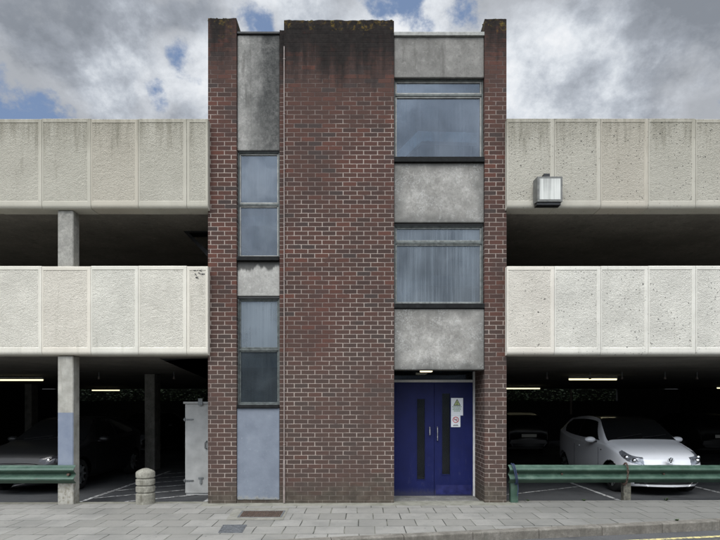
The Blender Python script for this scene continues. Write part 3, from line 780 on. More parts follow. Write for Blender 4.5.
# slabs
def slab(name, x0, x1, y0, y1, z0, z1, mat='soffit'):
    bm = B(); box(bm, x0, x1, y0, y1, z0, z1); return obj(name, bm, M[mat], cpk)
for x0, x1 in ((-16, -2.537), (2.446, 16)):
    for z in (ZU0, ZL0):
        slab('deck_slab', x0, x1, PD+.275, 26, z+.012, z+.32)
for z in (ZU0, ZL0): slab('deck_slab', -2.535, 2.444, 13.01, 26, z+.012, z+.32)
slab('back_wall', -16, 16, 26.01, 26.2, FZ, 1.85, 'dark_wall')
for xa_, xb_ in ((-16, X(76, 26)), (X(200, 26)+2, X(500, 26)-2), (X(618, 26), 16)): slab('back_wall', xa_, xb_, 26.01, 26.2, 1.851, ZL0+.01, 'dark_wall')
slab('back_wall', -16, 16, 26.01, 26.2, ZL0+.1, ZU0+.3, 'dark_wall')  # unseen upper back wall, added to keep daylight off the deck
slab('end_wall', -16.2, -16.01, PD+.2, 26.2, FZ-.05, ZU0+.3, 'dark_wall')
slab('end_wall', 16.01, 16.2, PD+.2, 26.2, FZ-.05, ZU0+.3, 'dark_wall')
def column(x0, x1, y0, y1, z0, z1, mat='column', label=None):
    bm = B(); box(bm, x0, x1, y0, y1, z0, z1, .012, 1); return obj('column', bm, M[mat], cpk, label=label)
cxa, cxb = X(57.5, 8.62), X(73.2, 8.62)
column(cxa, cxb, 8.62, 8.815, ZL0+.2, ZU0-.006)
column(cxa, cxb, 8.62, 8.82, -.14, ZL0-.006, 'column_painted', 'front column with a faded blue painted band')
column(cxa-7.3, cxb-7.3, 8.74, 8.94, -.14, ZL0+.0)
column(8.9, 9.17, 8.74, 8.94, -.14, ZL0+.0); column(8.9, 9.17, 8.74, 8.94, ZL0+.33, ZU0+.01)
for d in (13.8, 20.):
    for x in (-12.9, X(144.5, 13.8)):
        column(x, x+.27, d, d+.4, FZ-.02, ZL0+.01)
for x in (-1,):
    column(x, x+.3, 25.7, 26.0, FZ-.02, ZL0+.01)
# sloping stringers by the tower
for (p0, q0, p1, q1, d) in ((185, 231, 214, 257, 9.7), (160, 359, 212, 374.5, 9.3)):
    bm = B(); xa, za, xb, zb = X(p0, d), Z(q0, d), X(p1, d), Z(q1, d)
    prism(bm, [(xa-.06, za+.03), (xb, za+.03), (xb, za-.03), (xa+.07, za-.03), (xb, zb), (xb, zb-.12)], 'y', d, d+.25)
    obj('ramp_stringer', bm, M['black'], cpk)
# down pipe far right back
bm = B(); tube(bm, [(X(571, 25), 25, 2.4), (X(571, 25), 25, 1.2)], .05); obj('drain_pipe', bm, M['conduit'], cpk)

# hedge beyond
hedge = empty('hedge', (0, 27.5, FZ), 'dark leafy hedge seen through the slot at the back of the car park', 'hedge')
bm = B(); box(bm, -16, 16, 27.3, 28.2, FZ-.05, 3.1); obj('branches', bm, M['soil'], hedge)
bm = B()
rg = random.Random(5)
for i in range(26000):
    x = rg.uniform(-15.5, 15.5); z = rg.uniform(1.3, 3.3)+.15*math.sin(x*1.7); y = rg.uniform(26.7, 27.9)
    s = rg.uniform(.04, .09); e = Matrix.Rotation(rg.uniform(0, 6.28), 3, 'Z') @ Matrix.Rotation(rg.uniform(0, 3.14), 3, 'X')
    c = Vector((x, y, z))
    bm.faces.new([bm.verts.new(c+e @ Vector(v)) for v in ((-s, 0, 0), (0, -s*.5, 0), (s, 0, 0), (0, s*.5, 0))])
obj('leaves', bm, M['leaf'], hedge)

# ------------------------------------------------------------------ strip lights
def strip(x, d, z, L, label):
    t = empty('strip_light', (x, d, z), label, 'strip light', 'strip lights under the car park ceiling')
    bm = B(); box(bm, x-L/2, x+L/2, d-.04, d+.04, z+.02, z+.08); obj('batten', bm, M['frame_pale'], t)
    bm = B(); tube(bm, [(x-L/2+.02, d-.02, z), (x+L/2-.02, d-.02, z)], .026, 10)
    obj('tube', bm, M['tube'], t)
    bm = B(); box(bm, x-.02, x+.02, d-.02, d+.02, z+.081, ZL0+.011); obj('hanger', bm, M['black'], t)
zl = 2.34
strip(X(592.5, 14.7), 14.7, Z(379.3, 14.7), 1.38, 'brightest lit strip light above the white car')
strip(X(523, 22), 22, Z(388.5, 22), 1.45, 'lit strip light just right of the tower pier, above the dark hatchback')
strip(X(733, 22), 22, Z(388, 22), 1.4, 'lit strip light cut by the right edge of the photo')
strip(X(21, 14.7), 14.7, Z(380, 14.7), 1.3, 'lit strip light above the black car at far left')
strip(X(106, 24), 24, Z(390.3, 24), 1.3, 'lit strip light between the painted column and the inner column')
for i, (px, wh) in enumerate(((99, 'just right of the painted column'), (174, 'right of the inner column'), (547, 'between the tower and the brightest strip light'), (590, 'beside the brightest strip light'), (622, 'right of the brightest strip light'), (665, 'above the white car windscreen'), (697, 'nearest the right edge'))):
    d = 13.; x = X(px, d)
    t = empty('ceiling_fitting', (x, d, 2.3), 'small pale ceiling fitting '+wh, 'ceiling fitting', 'small fittings under the ceiling')
    bm = B(); cyl(bm, (x, d, 2.39), .012, .12, seg=8); obj('stem', bm, M['galv_dark'], t)
    bm = B(); cyl(bm, (x, d, 2.3), .03, .06, seg=12, r2=.02); obj('cup', bm, M['conduit'], t)

# ------------------------------------------------------------------ floodlight
d = 8.38; fx0, fx1 = X(537.5, d), X(562.5, d); fz0, fz1 = Z(201.5, d), Z(176.5, d)
fl = empty('floodlight', ((fx0+fx1)/2, 8.54, fz0), 'square grey floodlight with black bracket on upper right parapet', 'floodlight')
bm = B()
bx = [(fx0-.01, 8.535), (fx1-.02, 8.535)]
F_ = [(fx0, d, fz0), (fx1, d, fz0), (fx1, d, fz1), (fx0, d, fz1)]
K_ = [(fx0-.03, 8.5, fz0+.0), (fx1-.02, 8.5, fz0+.0), (fx1-.02, 8.5, fz1-.02), (fx0-.03, 8.5, fz1-.02)]
Q_ = [(fx0+.035, d, fz0+.035), (fx1-.035, d, fz0+.035), (fx1-.035, d, fz1-.035), (fx0+.035, d, fz1-.035)]
W_ = [(fx0+.06, d+.09, fz0+.06), (fx1-.06, d+.09, fz0+.06), (fx1-.06, d+.09, fz1-.06), (fx0+.06, d+.09, fz1-.06)]
def ringq(bm, A_, B_):
    a = [bm.verts.new(p) for p in A_]; b = [bm.verts.new(p) for p in B_]
    for i in range(4): bm.faces.new((a[i], a[(i+1) % 4], b[(i+1) % 4], b[i]))
ringq(bm, F_, K_); ringq(bm, F_, Q_); bm.faces.new([bm.verts.new(p) for p in K_])
bmesh.ops.remove_doubles(bm, verts=bm.verts, dist=.0005); bmesh.ops.recalc_face_normals(bm, faces=list(bm.faces))
M['flood'] = plain('grey cast housing', (.13, .13, .12), .5, .3, var=.3, nscale=14)
obj('housing', bm, M['flood'], fl)
bm = B(); ringq(bm, Q_, W_); bm.faces.new([bm.verts.new(p) for p in W_]); bmesh.ops.remove_doubles(bm, verts=bm.verts, dist=.0005); obj('reflector', bm, M['reflector'], fl)
bm = B(); cyl(bm, ((fx0+fx1)/2, d+.06, (fz0+fz1)/2-.02), .025, .16, 'x', 12); obj('bulb', bm, M['sign_white'], fl)
bm = B(); box(bm, fx0+.033, fx1-.033, d-.004, d+.002, fz0+.033, fz1-.033); obj('glass', bm, mat_glass('flood glass', .34, tint=(.97, .97, .95), film_sheen=(.6, .6, .56), gloss=-.03, streaks=.9, seed=3.), fl)  # pale layer colour brightens the glass over the dark recess
bm = B(); box(bm, X(545, d), X(551, d), d+.05, 8.53, fz1-.0, fz1+.07); obj('bracket', bm, M['black'], fl); bm = B(); box(bm, fx0-.0, fx1-.02, d+.02, 8.53, fz0-.045, fz0-.003); obj('control_gear', bm, M['black'], fl)

# ------------------------------------------------------------------ guard rails
def wbeam(bm, A_, B_, h=.30, dep=.075):
    """W section swept from A to B (points of the rail centre line)"""
    A_, B_ = Vector(A_), Vector(B_); d = (B_-A_).normalized(); n = Vector((d.y, -d.x, 0)).normalized()
    pr = []
    N = 28
    for i in range(N+1):
        t = i/N; z = (t-.5)*h
        y = dep*(.5-.5*math.cos(4*math.pi*t))**.8 if 0 < t < 1 else 0
        pr.append((y, z))
    th = .006; ra, rb = [], []
    full = pr+[(p[0]-th, p[1]) for p in reversed(pr)]
    va = [bm.verts.new(A_+n*p[0]+Vector((0, 0, p[1]))) for p in full]
    vb = [bm.verts.new(B_+n*p[0]+Vector((0, 0, p[1]))) for p in full]
    m = len(full)
    for i in range(m): bm.faces.new((va[i], va[(i+1) % m], vb[(i+1) % m], vb[i]))
    bmesh.ops.recalc_face_normals(bm, faces=list(bm.faces))
# left
rl_ = empty('guard_rail', (-6, 8.55, 0), 'green steel crash barrier ending at the painted column, left', 'crash barrier', 'green crash barriers')
zc = Z(475, 8.5)
bm = B(); wbeam(bm, (-12.8, 8.60, zc-.01), (X(72.5, 8.5), 8.60, zc)); obj('beam', bm, M['rail'], rl_, smooth=60)
bm = B(); cyl(bm, (X(66.5, 8.5), 8.57, zc), .02, .07, 'y', 12); cyl(bm, (X(66.5, 8.5)-.1, 8.57, zc+.0), .0, .0, 'y', 3) if False else None; obj('bolt', bm, M['rust'], rl_)
for x in (-7.6, -10.2):
    bm = B(); box(bm, x, x+.12, 8.605, 8.68, -.1, zc+.13); obj('post', bm, M['rail'], rl_)
rr_ = empty('guard_rail', (4.5, 8.6, 0), 'long green steel crash barrier in front of the white car', 'crash barrier', 'green crash barriers')
A0 = Vector((X(508.5, 8.6), 8.62, Z(474, 8.6))); A1 = Vector((7.4, 9.22, Z(474, 8.6)-.075))
bm = B(); wbeam(bm, A0, A1); obj('beam', bm, M['rail'], rr_, smooth=60)
def onrail(x): return A0.lerp(A1, (x-A0.x)/(A1.x-A0.x))
for px, dd, mt in ((513.5, 8.7, 'rail'), (625.5, 8.95, 'rust_post'), (770, 9.1, 'rail')):
    x = X(px, dd); q = onrail(x); bm = B()
    if mt == 'rust_post': M[mt] = plain('peeling post', (.10, .095, .075), .8, var=.6, nscale=22, bumpd=.004)
    top = q.z+.13
    # channel post
    prism(bm, [(x-.06, q.y+.012), (x+.06, q.y+.012), (x+.06, q.y+.11), (x+.048, q.y+.11), (x+.048, q.y+.024), (x-.048, q.y+.024), (x-.048, q.y+.11), (x-.06, q.y+.11)], 'z', -.14, top)
    obj('post', bm, M[mt], rr_)
for px in (560, 668.5, 514):
    x = X(px, 8.8); q = onrail(x); bm = B(); cyl(bm, (x, q.y-.012, q.z), .016, .03, 'y', 10); obj('bolt', bm, M['rust'], rr_)
# rope and chain
def loop_round(cx_, q, h, rad_y, r, wob=0.):
    pts = []
    for k in range(28):
        a = 2*math.pi*k/28
        pts.append((cx_+wob*math.sin(a)*1.0, q.y-.02-(rad_y*math.cos(a)), q.z+h*math.sin(a)))
    return pts
x = X(514.5, 8.6); q = onrail(x)
bm = B(); tube(bm, loop_round(x-.01, q, .172, .088, .010, -.035), .010, 8, True); tube(bm, loop_round(x+.015, q, .168, .085, .010, -.03), .009, 8, True)
tube(bm, [(x+.05, q.y-.05, q.z-.16), (x+.06, q.y-.04, q.z-.25), (x+.045, q.y-.04, q.z-.36)], .007)
tag(obj('rope', bm, M['rope'], smooth=True), 'dark blue rope tied round the left end of the crash barrier', 'rope')
x = X(623.5, 8.9); q = onrail(x)
bm = B()
pth = loop_round(x, q, .185, .095, 0., .012)
for i in range(len(pth)):
    a = Vector(pth[i]); b = Vector(pth[(i+1) % len(pth)]); c = (a+b)/2; d_ = (b-a); l = d_.length*.68; d_.normalize()
    s_ = Vector((1, 0, 0)) if i % 2 else d_.cross(Vector((1, 0, 0))).normalized()
    tube(bm, [c+d_*l*math.cos(t)+s_*.014*math.sin(t) for t in [k*math.pi/5 for k in range(10)]], .0055, 6, True)
tag(obj('chain', bm, M['rust'], smooth=True), 'rusty chain wrapped round the barrier above its peeling post', 'chain')

# ------------------------------------------------------------------ bollard
bx_, by_ = X(146, 8.72), 8.70
bz = zp(bx_, by_)-.01
R_ = .152
prof = [(R_, 0), (R_, .17), (R_-.018, .185), (R_-.018, .2), (R_, .212), (R_, .29), (R_-.018, .303), (R_-.018, .318), (R_, .33), (R_, .41), (R_-.018, .423), (R_-.018, .438), (R_, .45), (R_, .525), (R_-.012, .545), (R_-.05, .568), (.05, .59), (.01, .597)]
bm = B(); lathe(bm, prof, (bx_, by_, bz), 36)
for v in bm.verts:
    v.co.x += random.uniform(-.0022, .0022); v.co.y += random.uniform(-.002, .002)
tag(obj('bollard', bm, M['bollard'], smooth=35), 'short round weathered concrete bollard with grooved rings', 'bollard')

# ------------------------------------------------------------------ metal cabinet
d = 9.9
cb = empty('metal_cabinet', (-2.95, d, FZ), 'tall grey galvanised metal cabinet standing beside the left brick pier', 'cabinet')
x0, x1 = X(185.2, d), -2.56; z0, z1 = FZ+.012, Z(404, d)
bm = B(); box(bm, x0+.01, x1, d+.02, d+.55, FZ, z1); obj('carcass', bm, M['cabinet'], cb)
bm = B(); box(bm, x0, x1, d, d+.018, z0+.03, z1-.0, .003); dr = obj('door', bm, M['cabinet'], cb)
bm = B(); box(bm, x0-.03, x1, d-.03, d+.56, z1+.002, z1+.045, .006); obj('lid', bm, M['cabinet'], cb)
for py in (419.5, 480.5):
    bm = B(); z = Z(py, d); box(bm, x0-.03, x0+.16, d-.014, d-.0005, z-.012, z+.012); cyl(bm, (x0-.005, d-.012, z), .014, .06, seg=10)
    for xx in (.04, .08, .12): cyl(bm, (x0+xx, d-.018, z), .009, .012, 'y', 8)
    obj('hinge', bm, M['galv_dark'], cb)
bm = B(); xx = X(201, d); box(bm, xx-.04, xx+.04, d-.05, d-.0305, Z(405.5, d), Z(398.5, d)); box(bm, xx-.045, xx+.045, d-.062, d-.051, Z(404.5, d), Z(403, d)); obj('hasp', bm, M['galv_dark'], cb)
bm = B(); z = Z(479, d); xx = X(201, d); box(bm, xx-.05, xx+.05, d-.014, d-.0005, z-.0, z+.035); box(bm, xx-.02, xx+.02, d-.026, d-.0145, z-.09, z+.02); obj('latch', bm, M['galv_dark'], cb)
bm = B(); xx = X(207, d); tube(bm, [(xx, d, Z(449, d)), (xx-.02, d-.05, Z(448, d)), (xx-.02, d-.05, Z(442.5, d)), (xx, d, Z(441, d))], .012); obj('handle', bm, M['galv_dark'], dr)

# ------------------------------------------------------------------ covers in pavement
def cover(name, pts, mat, label, rib):
    """pts: px corners near/far -> flat frame with a ribbed lid"""
    P = []
    for px, py in pts:
        z = -.03; dd = (CH-z)*F/(py-406); P.append(Vector((X(px, dd), dd)))
    t = empty(name, (sum(p.x for p in P)/4, sum(p.y for p in P)/4, zp(P[0].x, P[0].y)), label, 'access cover')
    def up(p, o_): return (p.x, p.y, zp(p.x, p.y)+o_)
    bm = B(); c = sum(P, Vector((0, 0)))/4
    I = [c+(p-c)*.93 for p in P]
    a = [bm.verts.new(up(p, .006)) for p in P]; b = [bm.verts.new(up(p, .006)) for p in I]; e = [bm.verts.new(up(p, -.02)) for p in P]; e2 = [bm.verts.new(up(p, -.02)) for p in I]
    for i in range(4):
        j = (i+1) % 4
        bm.faces.new((a[i], a[j], b[j], b[i])); bm.faces.new((a[i], a[j], e[j], e[i])); bm.faces.new((b[i], b[j], e2[j], e2[i]))
    bmesh.ops.recalc_face_normals(bm, faces=list(bm.faces)); obj('rim', bm, M['iron'], t)
    bm = B(); J = [c+(p-c)*.915 for p in P]
    lid = [bm.verts.new(up(p, .004)) for p in J]; f = bm.faces.new(lid)
    if f.normal.z < 0: f.normal_flip()
    n = rib
    for i in range(n):
        for k in range(n//2+1):
            u, v = (i+.5)/n, (k+.5)/(n//2+1)
            q = J[0].lerp(J[1], u).lerp(J[3].lerp(J[2], u), v)
            z = zp(q.x, q.y)+.0045; s_ = .010 if i % 2 else .007
            box(bm, q.x-s_*1.3, q.x+s_*1.3, q.y-s_*.7, q.y+s_*.7, z, z+.004)
    obj('lid', bm, mat, t)
cover('access_cover', [(237, 517.5), (281.5, 517.5), (285.5, 511.3), (242, 511.3)], M['rust'], 'rusty brown rectangular iron cover at the foot of the blue panel', 20)
cover('access_cover', [(218, 532), (242, 532), (247, 524.5), (223, 524.5)], M['iron'], 'small grey square iron cover in the pavement, left of the rusty one', 10)
# cement surround for the rusty cover
bm = B()
P = []
for px, py in ((226, 520), (283, 520), (289, 508.6), (234, 508.6)):
    dd = (CH+.03)*F/(py-406); P.append((X(px, dd), dd))
v = [bm.verts.new((p[0], p[1], zp(*p)+.004)) for p in P]; bm.faces.new(v)
M['cement'] = concrete('old cement', [(.15, .145, .12), (.2, .193, .165), (.25, .24, .21)], amt=.4, scale=5., stain=(.13, .125, .08))
struct('pavement_patch', bm, M['cement'])

# weeds
def weed(x, y, z, n, h, label):
    bm = B(); rg = random.Random(int(x*100))
    for i in range(n):
        a = rg.uniform(0, 6.28); l = h*rg.uniform(.5, 1); w = .006+rg.random()*.006
        d1 = Vector((math.cos(a), math.sin(a), 0)); s_ = Vector((-d1.y, d1.x, 0))*w
        p0 = Vector((x, y, z))+d1*.01; p1 = p0+d1*l*.4+Vector((0, 0, l*.7)); p2 = p0+d1*l*.9+Vector((0, 0, l*.8))
        v = [bm.verts.new(q) for q in (p0-s_, p0+s_, p1+s_*1.5, p1-s_*1.5)]; bm.faces.new(v)
        bm.faces.new((v[3], v[2], bm.verts.new(p2)))
    tag(obj('weed', bm, M['leaf']), label, 'weed', 'weeds along the pavement edge')
weed(X(667, 8.75), 8.78, zp(5, 8.7), 16, .06, 'small weed tuft at the pavement edge in front of the white car')
weed(X(585, 8.75), 8.79, zp(4, 8.7), 22, .035, 'low weeds at the pavement edge left of the chained post')
weed(X(529, 8.75), 8.80, zp(3, 8.7), 14, .03, 'low weeds at the pavement edge near the roped barrier end')
weed(X(680, 7.25), yk(4.4)+.13, zp(4.4, 7.3), 12, .035, 'tiny weed growing in the kerb joint at the right')

# ------------------------------------------------------------------ cars
def crom(P, t):
    n = len(P)-1; i = min(int(t*n), n-1) if t < 1 else n-1; u = t*n-i
    g = lambda k: P[min(max(k, 0), n)]
    a, b, c, d = g(i-1), g(i), g(i+1), g(i+2)
    f = lambda q: .5*((2*b[q])+(-a[q]+c[q])*u+(2*a[q]-5*b[q]+4*c[q]-d[q])*u*u+(-a[q]+3*b[q]-3*c[q]+d[q])*u**3)
    return tuple(f(q) for q in range(len(b)))
def ip(tbl, y):
    if y <= tbl[0][0]: return tbl[0][1]
    for i in range(len(tbl)-1):
        (a, va), (b, vb) = tbl[i], tbl[i+1]
        if y <= b:
            u = (y-a)/(b-a)
            m0 = (vb-tbl[i-1][1])/(b-tbl[i-1][0]) if i > 0 else (vb-va)/(b-a)
            m1 = (tbl[i+2][1]-va)/(tbl[i+2][0]-a) if i+2 < len(tbl) else (vb-va)/(b-a)
            m0 *= b-a; m1 *= b-a
            return (2*u**3-3*u*u+1)*va+(u**3-2*u*u+u)*m0+(-2*u**3+3*u*u)*vb+(u**3-u*u)*m1
    return tbl[-1][1]
UP = dict(fz=.155, gr=(.225, .285), glass_roof=2.75, L=3.54, T=[(0, .60), (.05, .70), (.13, .77), (.3, .84), (.55, .92), (.80, .99), (.95, 1.05), (1.15, 1.19), (1.45, 1.385), (1.62, 1.44), (2.0, 1.478), (2.5, 1.475), (3.0, 1.44), (3.25, 1.385), (3.4, 1.18), (3.5, .9), (3.54, .7)],
          W=[(0, .52), (.04, .60), (.12, .69), (.3, .765), (.6, .81), (1.2, .822), (2.5, .822), (3.1, .80), (3.4, .74), (3.54, .62)],
          R=[(0, .42), (.12, .60), (.3, .66), (.7, .70), (.95, .72), (1.3, .66), (1.62, .585), (2.2, .575), (3.0, .55), (3.4, .56), (3.54, .5)],
          belt=[(0, .7), (.9, .935), (2.0, .96), (2.6, 1.0), (3.0, 1.06), (3.3, 1.12)], cowl=.90, roof=1.55, rg=(3.24, 3.42), sw=(1.12, 3.12), bp=(2.22, 2.27), wh=(.62, 3.04), wr=.29)
HB = dict(L=3.95, T=[(0, .62), (.05, .72), (.15, .80), (.5, .90), (.9, .97), (1.1, 1.03), (1.4, 1.2), (1.75, 1.39), (2.1, 1.45), (2.7, 1.455), (3.3, 1.40), (3.6, 1.3), (3.8, 1.05), (3.92, .85), (3.95, .6)],
          W=[(0, .58), (.04, .68), (.12, .77), (.3, .84), (.7, .87), (1.4, .88), (3.0, .88), (3.6, .84), (3.95, .7)],
          R=[(0, .5), (.12, .68), (.4, .74), (1.0, .76), (1.4, .70), (1.85, .60), (2.6, .59), (3.5, .56), (3.95, .55)],
          belt=[(0, .72), (1.0, .95), (2.0, .98), (3.0, 1.03), (3.6, 1.08)], cowl=1.02, roof=1.8, rg=(3.5, 3.8), sw=(1.3, 3.35), bp=(2.35, 2.43), wh=(.78, 3.25), wr=.31)
def car(name, loc, P, paint, label, badge=False, hi=True, flip=False, lens='lens', group=None):
    t = empty(name, (0, 0, 0), label, 'car', group)
    L = P['L']; nS, nV = (290, 14) if hi else (60, 5)
    seg = 7
    ys = ([.6*(i/70)**1.5 for i in range(70)]+[.6+(L-.6)*i/(nS-70) for i in range(nS-69)]) if hi else [L*i/nS for i in range(nS+1)]
    grid = []
    for y in ys:
        w = ip(P['W'], y); zt = ip(P['T'], y); wr = min(ip(P['R'], y), w-.06)
        zb = P.get('fz', .20) + (.20-P.get('fz', .20))*min(1, y/.7) + (.08 if 'fz' not in P else .03)*math.exp(-(y/.12)**2)+.1*math.exp(-((L-y)/.15)**2)
        bl = min(ip(P['belt'], y), zt-.075)
        pts = [(w-.12, zb), (w-.035, zb+.10), (w, zb+.42*(bl-zb)), (w-.012, bl-.08), (w-.045, bl), (wr, zt-.055), (wr-.13, zt-.014), (0, zt)]
        if bl > zt-.08 or True:
            pts[5] = (wr, max(zt-.055, bl+.012))
        grid.append([crom(pts, k/(seg*nV)) for k in range(seg*nV+1)])
    nv = seg*nV
    bins = {}
    def addq(key, q):
        bm = bins.setdefault(key, B()); 
        try: bm.faces.new([bm.verts.new(p) for p in q])
        except ValueError: pass
    wy0, wy1 = P['wh']; wr_ = P['wr']
    def cls(c, v, sx):
        x, y, z = c; ax = abs(x)
        for wy in (wy0, wy1):
            if math.hypot(y-wy, z-wr_) < wr_+.045 and ax > .45 and z < .8: return None
        T_ = ip(P['T'], y); bl = ip(P['belt'], y)
        if v > 5.25 and P['cowl'] < y < P.get('glass_roof', P['roof']): return 'windscreen'
        if v > 5.3 and P['rg'][0] < y < P['rg'][1]: return 'rear_window'
        if 4.12 < v < 4.93 and P['sw'][0] < y < P['sw'][1]:
            # wedge fronts and rounded rear corner
            zr = (v-4.12)/.81
            if y > P['sw'][0]+zr*.42 and y < P['sw'][1]-.16*(2*zr-1)**2 and not (P['bp'][0] < y < P['bp'][1]): return 'side_window_l' if sx < 0 else 'side_window_r'
            if y > P['sw'][0]+zr*.42-.0 and y < P['sw'][1]-.16*(2*zr-1)**2: return 'pillar_l' if sx < 0 else 'pillar_r'
        if y < .50 and ax > .40:
            u_ = y/.5; top = .70+.16*u_; lo = .58+.22*u_+.10*u_**3
            if lo < z < top and y > .015 and ax > .44-.0*u_: return 'headlight_l' if sx < 0 else 'headlight_r'
        g0, g1 = P.get('gr', (.30, .40))
        if y < .2 and g0 < z < g1 and ax < .60: return 'grille'
        if z < .225 and not ('fz' in P and y < .55): return 'underbody'
        return 'body'
    for i in range(nS):
        for j in range(nv):
            for sx in (-1, 1):
                q = [(sx*grid[i][j][0], ys[i], grid[i][j][1]), (sx*grid[i+1][j][0], ys[i+1], grid[i+1][j][1]), (sx*grid[i+1][j+1][0], ys[i+1], grid[i+1][j+1][1]), (sx*grid[i][j+1][0], ys[i], grid[i][j+1][1])]
                if sx > 0: q = q[::-1]
                c = tuple(sum(p[k] for p in q)/4 for k in range(3))
                k = cls(c, (j+.5)/nV, sx)
                if k: addq(k, q)
    # front and rear caps
    nc = 16
    for end, sg in ((0, -1), (nS, 1)):
        for j in range(nv):
            for m in range(nc):
                def pt(jj, mm):
                    w, z = grid[end][jj]; u = -1+2*mm/nc
                    return (w*u, ys[end]+sg*.07*(1-u*u), z)
                q = [pt(j, m), pt(j, m+1), pt(j+1, m+1), pt(j+1, m)]
                if sg > 0: q = q[::-1]
                c = tuple(sum(p[k] for p in q)/4 for k in range(3))
                k = 'grille' if (sg < 0 and P.get('gr', (.30, .40))[0] < c[2] < P.get('gr', (.30, .40))[1]) else 'body'
                addq(k, q)
    mm = {'body': paint, 'pillar_l': M['black'], 'pillar_r': M['black'], 'grille': M['black'], 'underbody': M['black'], 'windscreen': M['car_glass'], 'rear_window': M['car_glass'], 'side_window_l': M['car_glass'], 'side_window_r': M['car_glass'], 'headlight_l': M[lens], 'headlight_r': M[lens]}
    nm = {'side_window_l': 'side_window', 'side_window_r': 'side_window', 'headlight_l': 'headlight', 'headlight_r': 'headlight', 'pillar_l': 'door_pillar', 'pillar_r': 'door_pillar'}
    for k, bm in bins.items():
        bmesh.ops.remove_doubles(bm, verts=bm.verts, dist=.0003)
        bmesh.ops.dissolve_degenerate(bm, edges=bm.edges, dist=.0002)
        ob = obj(nm.get(k, k), bm, mm[k], t, smooth='all', local=True)
        if 'window' in k or k == 'windscreen':
            pass
        if k.startswith('headlight') and hi:
            bm2 = B(); sx = -1 if k.endswith('l') else 1
            bmesh.ops.create_uvsphere(bm2, u_segments=16, v_segments=10, radius=.043, matrix=Matrix.Translation((sx*.60, .085, .665))); bmesh.ops.create_uvsphere(bm2, u_segments=16, v_segments=10, radius=.043, matrix=Matrix.Translation((sx*.685, .20, .715))); obj('lamp_bowl', bm2, M['chrome'], ob, local=True)
    # dark floor so nothing shows through the arches
    bm = B(); box(bm, -.62, .62, .3, L-.3, .19, .6); obj('chassis', bm, M['black'], t, local=True)
    for wy in (wy0, wy1):
        for sx in (-1, 1):
            xo = sx*(ip(P['W'], wy)-.13)
            tw = .19
            w_ = bpy.data.objects.new('wheel', None); C.objects.link(w_); w_.parent = t
            r = wr_
            bm = B(); seg_ = 32
            pr = [(-.09, r*.62), (-.095, r*.85), (-.075, r*.98), (0, r), (.075, r*.98), (.095, r*.85), (.09, r*.62)]
            rings = [[bm.verts.new((xo+a, wy+b*math.cos(2*math.pi*k/seg_), r+b*math.sin(2*math.pi*k/seg_))) for k in range(seg_)] for a, b in pr]
            for a, b in zip(rings, rings[1:]):
                for k in range(seg_): bm.faces.new((a[k], a[(k+1) % seg_], b[(k+1) % seg_], b[k]))
            obj('tyre', bm, M['rubber'], w_, smooth=True, local=True)
            bm = B(); xf = xo+sx*.075
            cyl(bm, (xo, wy, r), r*.63, .10, 'x', 32)
            for k in range(8):
                a = 2*math.pi*k/8; m = Matrix.Translation((xf, wy, r)) @ Matrix.Rotation(a, 4, 'X') @ Matrix.Translation((0, 0, r*.33)) @ Matrix.Diagonal((.03, .035, r*.6, 1))
                bmesh.ops.create_cube(bm, size=1, matrix=m)
            obj('rim', bm, M['galv_dark'], w_, local=True)
    for sx in (-1, 1):
        bm = B(); yy = P['sw'][0]+.13; xx = sx*(ip(P['W'], yy)+.10)
        bmesh.ops.create_uvsphere(bm, u_segments=20, v_segments=12, radius=1, matrix=Matrix.Translation((xx, yy, .99)) @ Matrix.Diagonal((.115, .075, .062, 1)))
        mi = obj('mirror', bm, paint, t, smooth='all', local=True)
        bm = B(); box(bm, min(sx*(ip(P['W'], yy)-.06), xx), max(sx*(ip(P['W'], yy)-.06), xx), yy-.02, yy+.03, .935, .96); obj('mirror_arm', bm, M['black'], mi, local=True)
    # wiper, door shut line, handle
    for sx in (-1, 1):
        yy = P['bp'][0]-.12
        bm = B(); xx = sx*(ip(P['W'], yy)+.002); box(bm, xx-.012, xx+.012, yy-.09, yy+.06, .80, .83, .006); obj('door_handle', bm, paint, t, local=True)
        for y_ in (P['sw'][0]-.03, P['bp'][1]+.02):
            bm = B(); w = ip(P['W'], y_); xs = sx*(w+.0005)
            box(bm, xs-.004, xs+.0008, y_, y_+.004, .36, .84)
            obj('door_gap', bm, M['black'], t, local=True)
    bm = B()
    y0 = P['cowl']
    for a, b in ((-.5, .05), (.02, .55)):
        pts = []
        for k in range(7):
            x = a+(b-a)*k/6; y = y0+.03+.10*k/6; pts.append((x, y, ip(P['T'], y)+.02-.03*abs(x)))
        tube(bm, pts, .008, 6)
    obj('wiper', bm, M['black'], t, local=True)
    # plate, bumper strip
    bm = B(); box(bm, -.26, .26, -.085, -.072, .43, .54, .004); obj('number_plate', bm, M['plate'], t, local=True)
    bm = B(); box(bm, -.26, .26, L+.073, L+.085, .62, .73, .004); obj('number_plate', bm, M['plate'], t, local=True)
    if hi:
        for sx in (-1, 1):
            bm = B(); xs = sx*(ip(P['W'], .98)-.003); bmesh.ops.create_uvsphere(bm, u_segments=10, v_segments=6, radius=1, matrix=Matrix.Translation((xs, .98, .80)) @ Matrix.Diagonal((.008, .028, .014, 1))); obj('side_repeater', bm, M['black'], t, local=True)
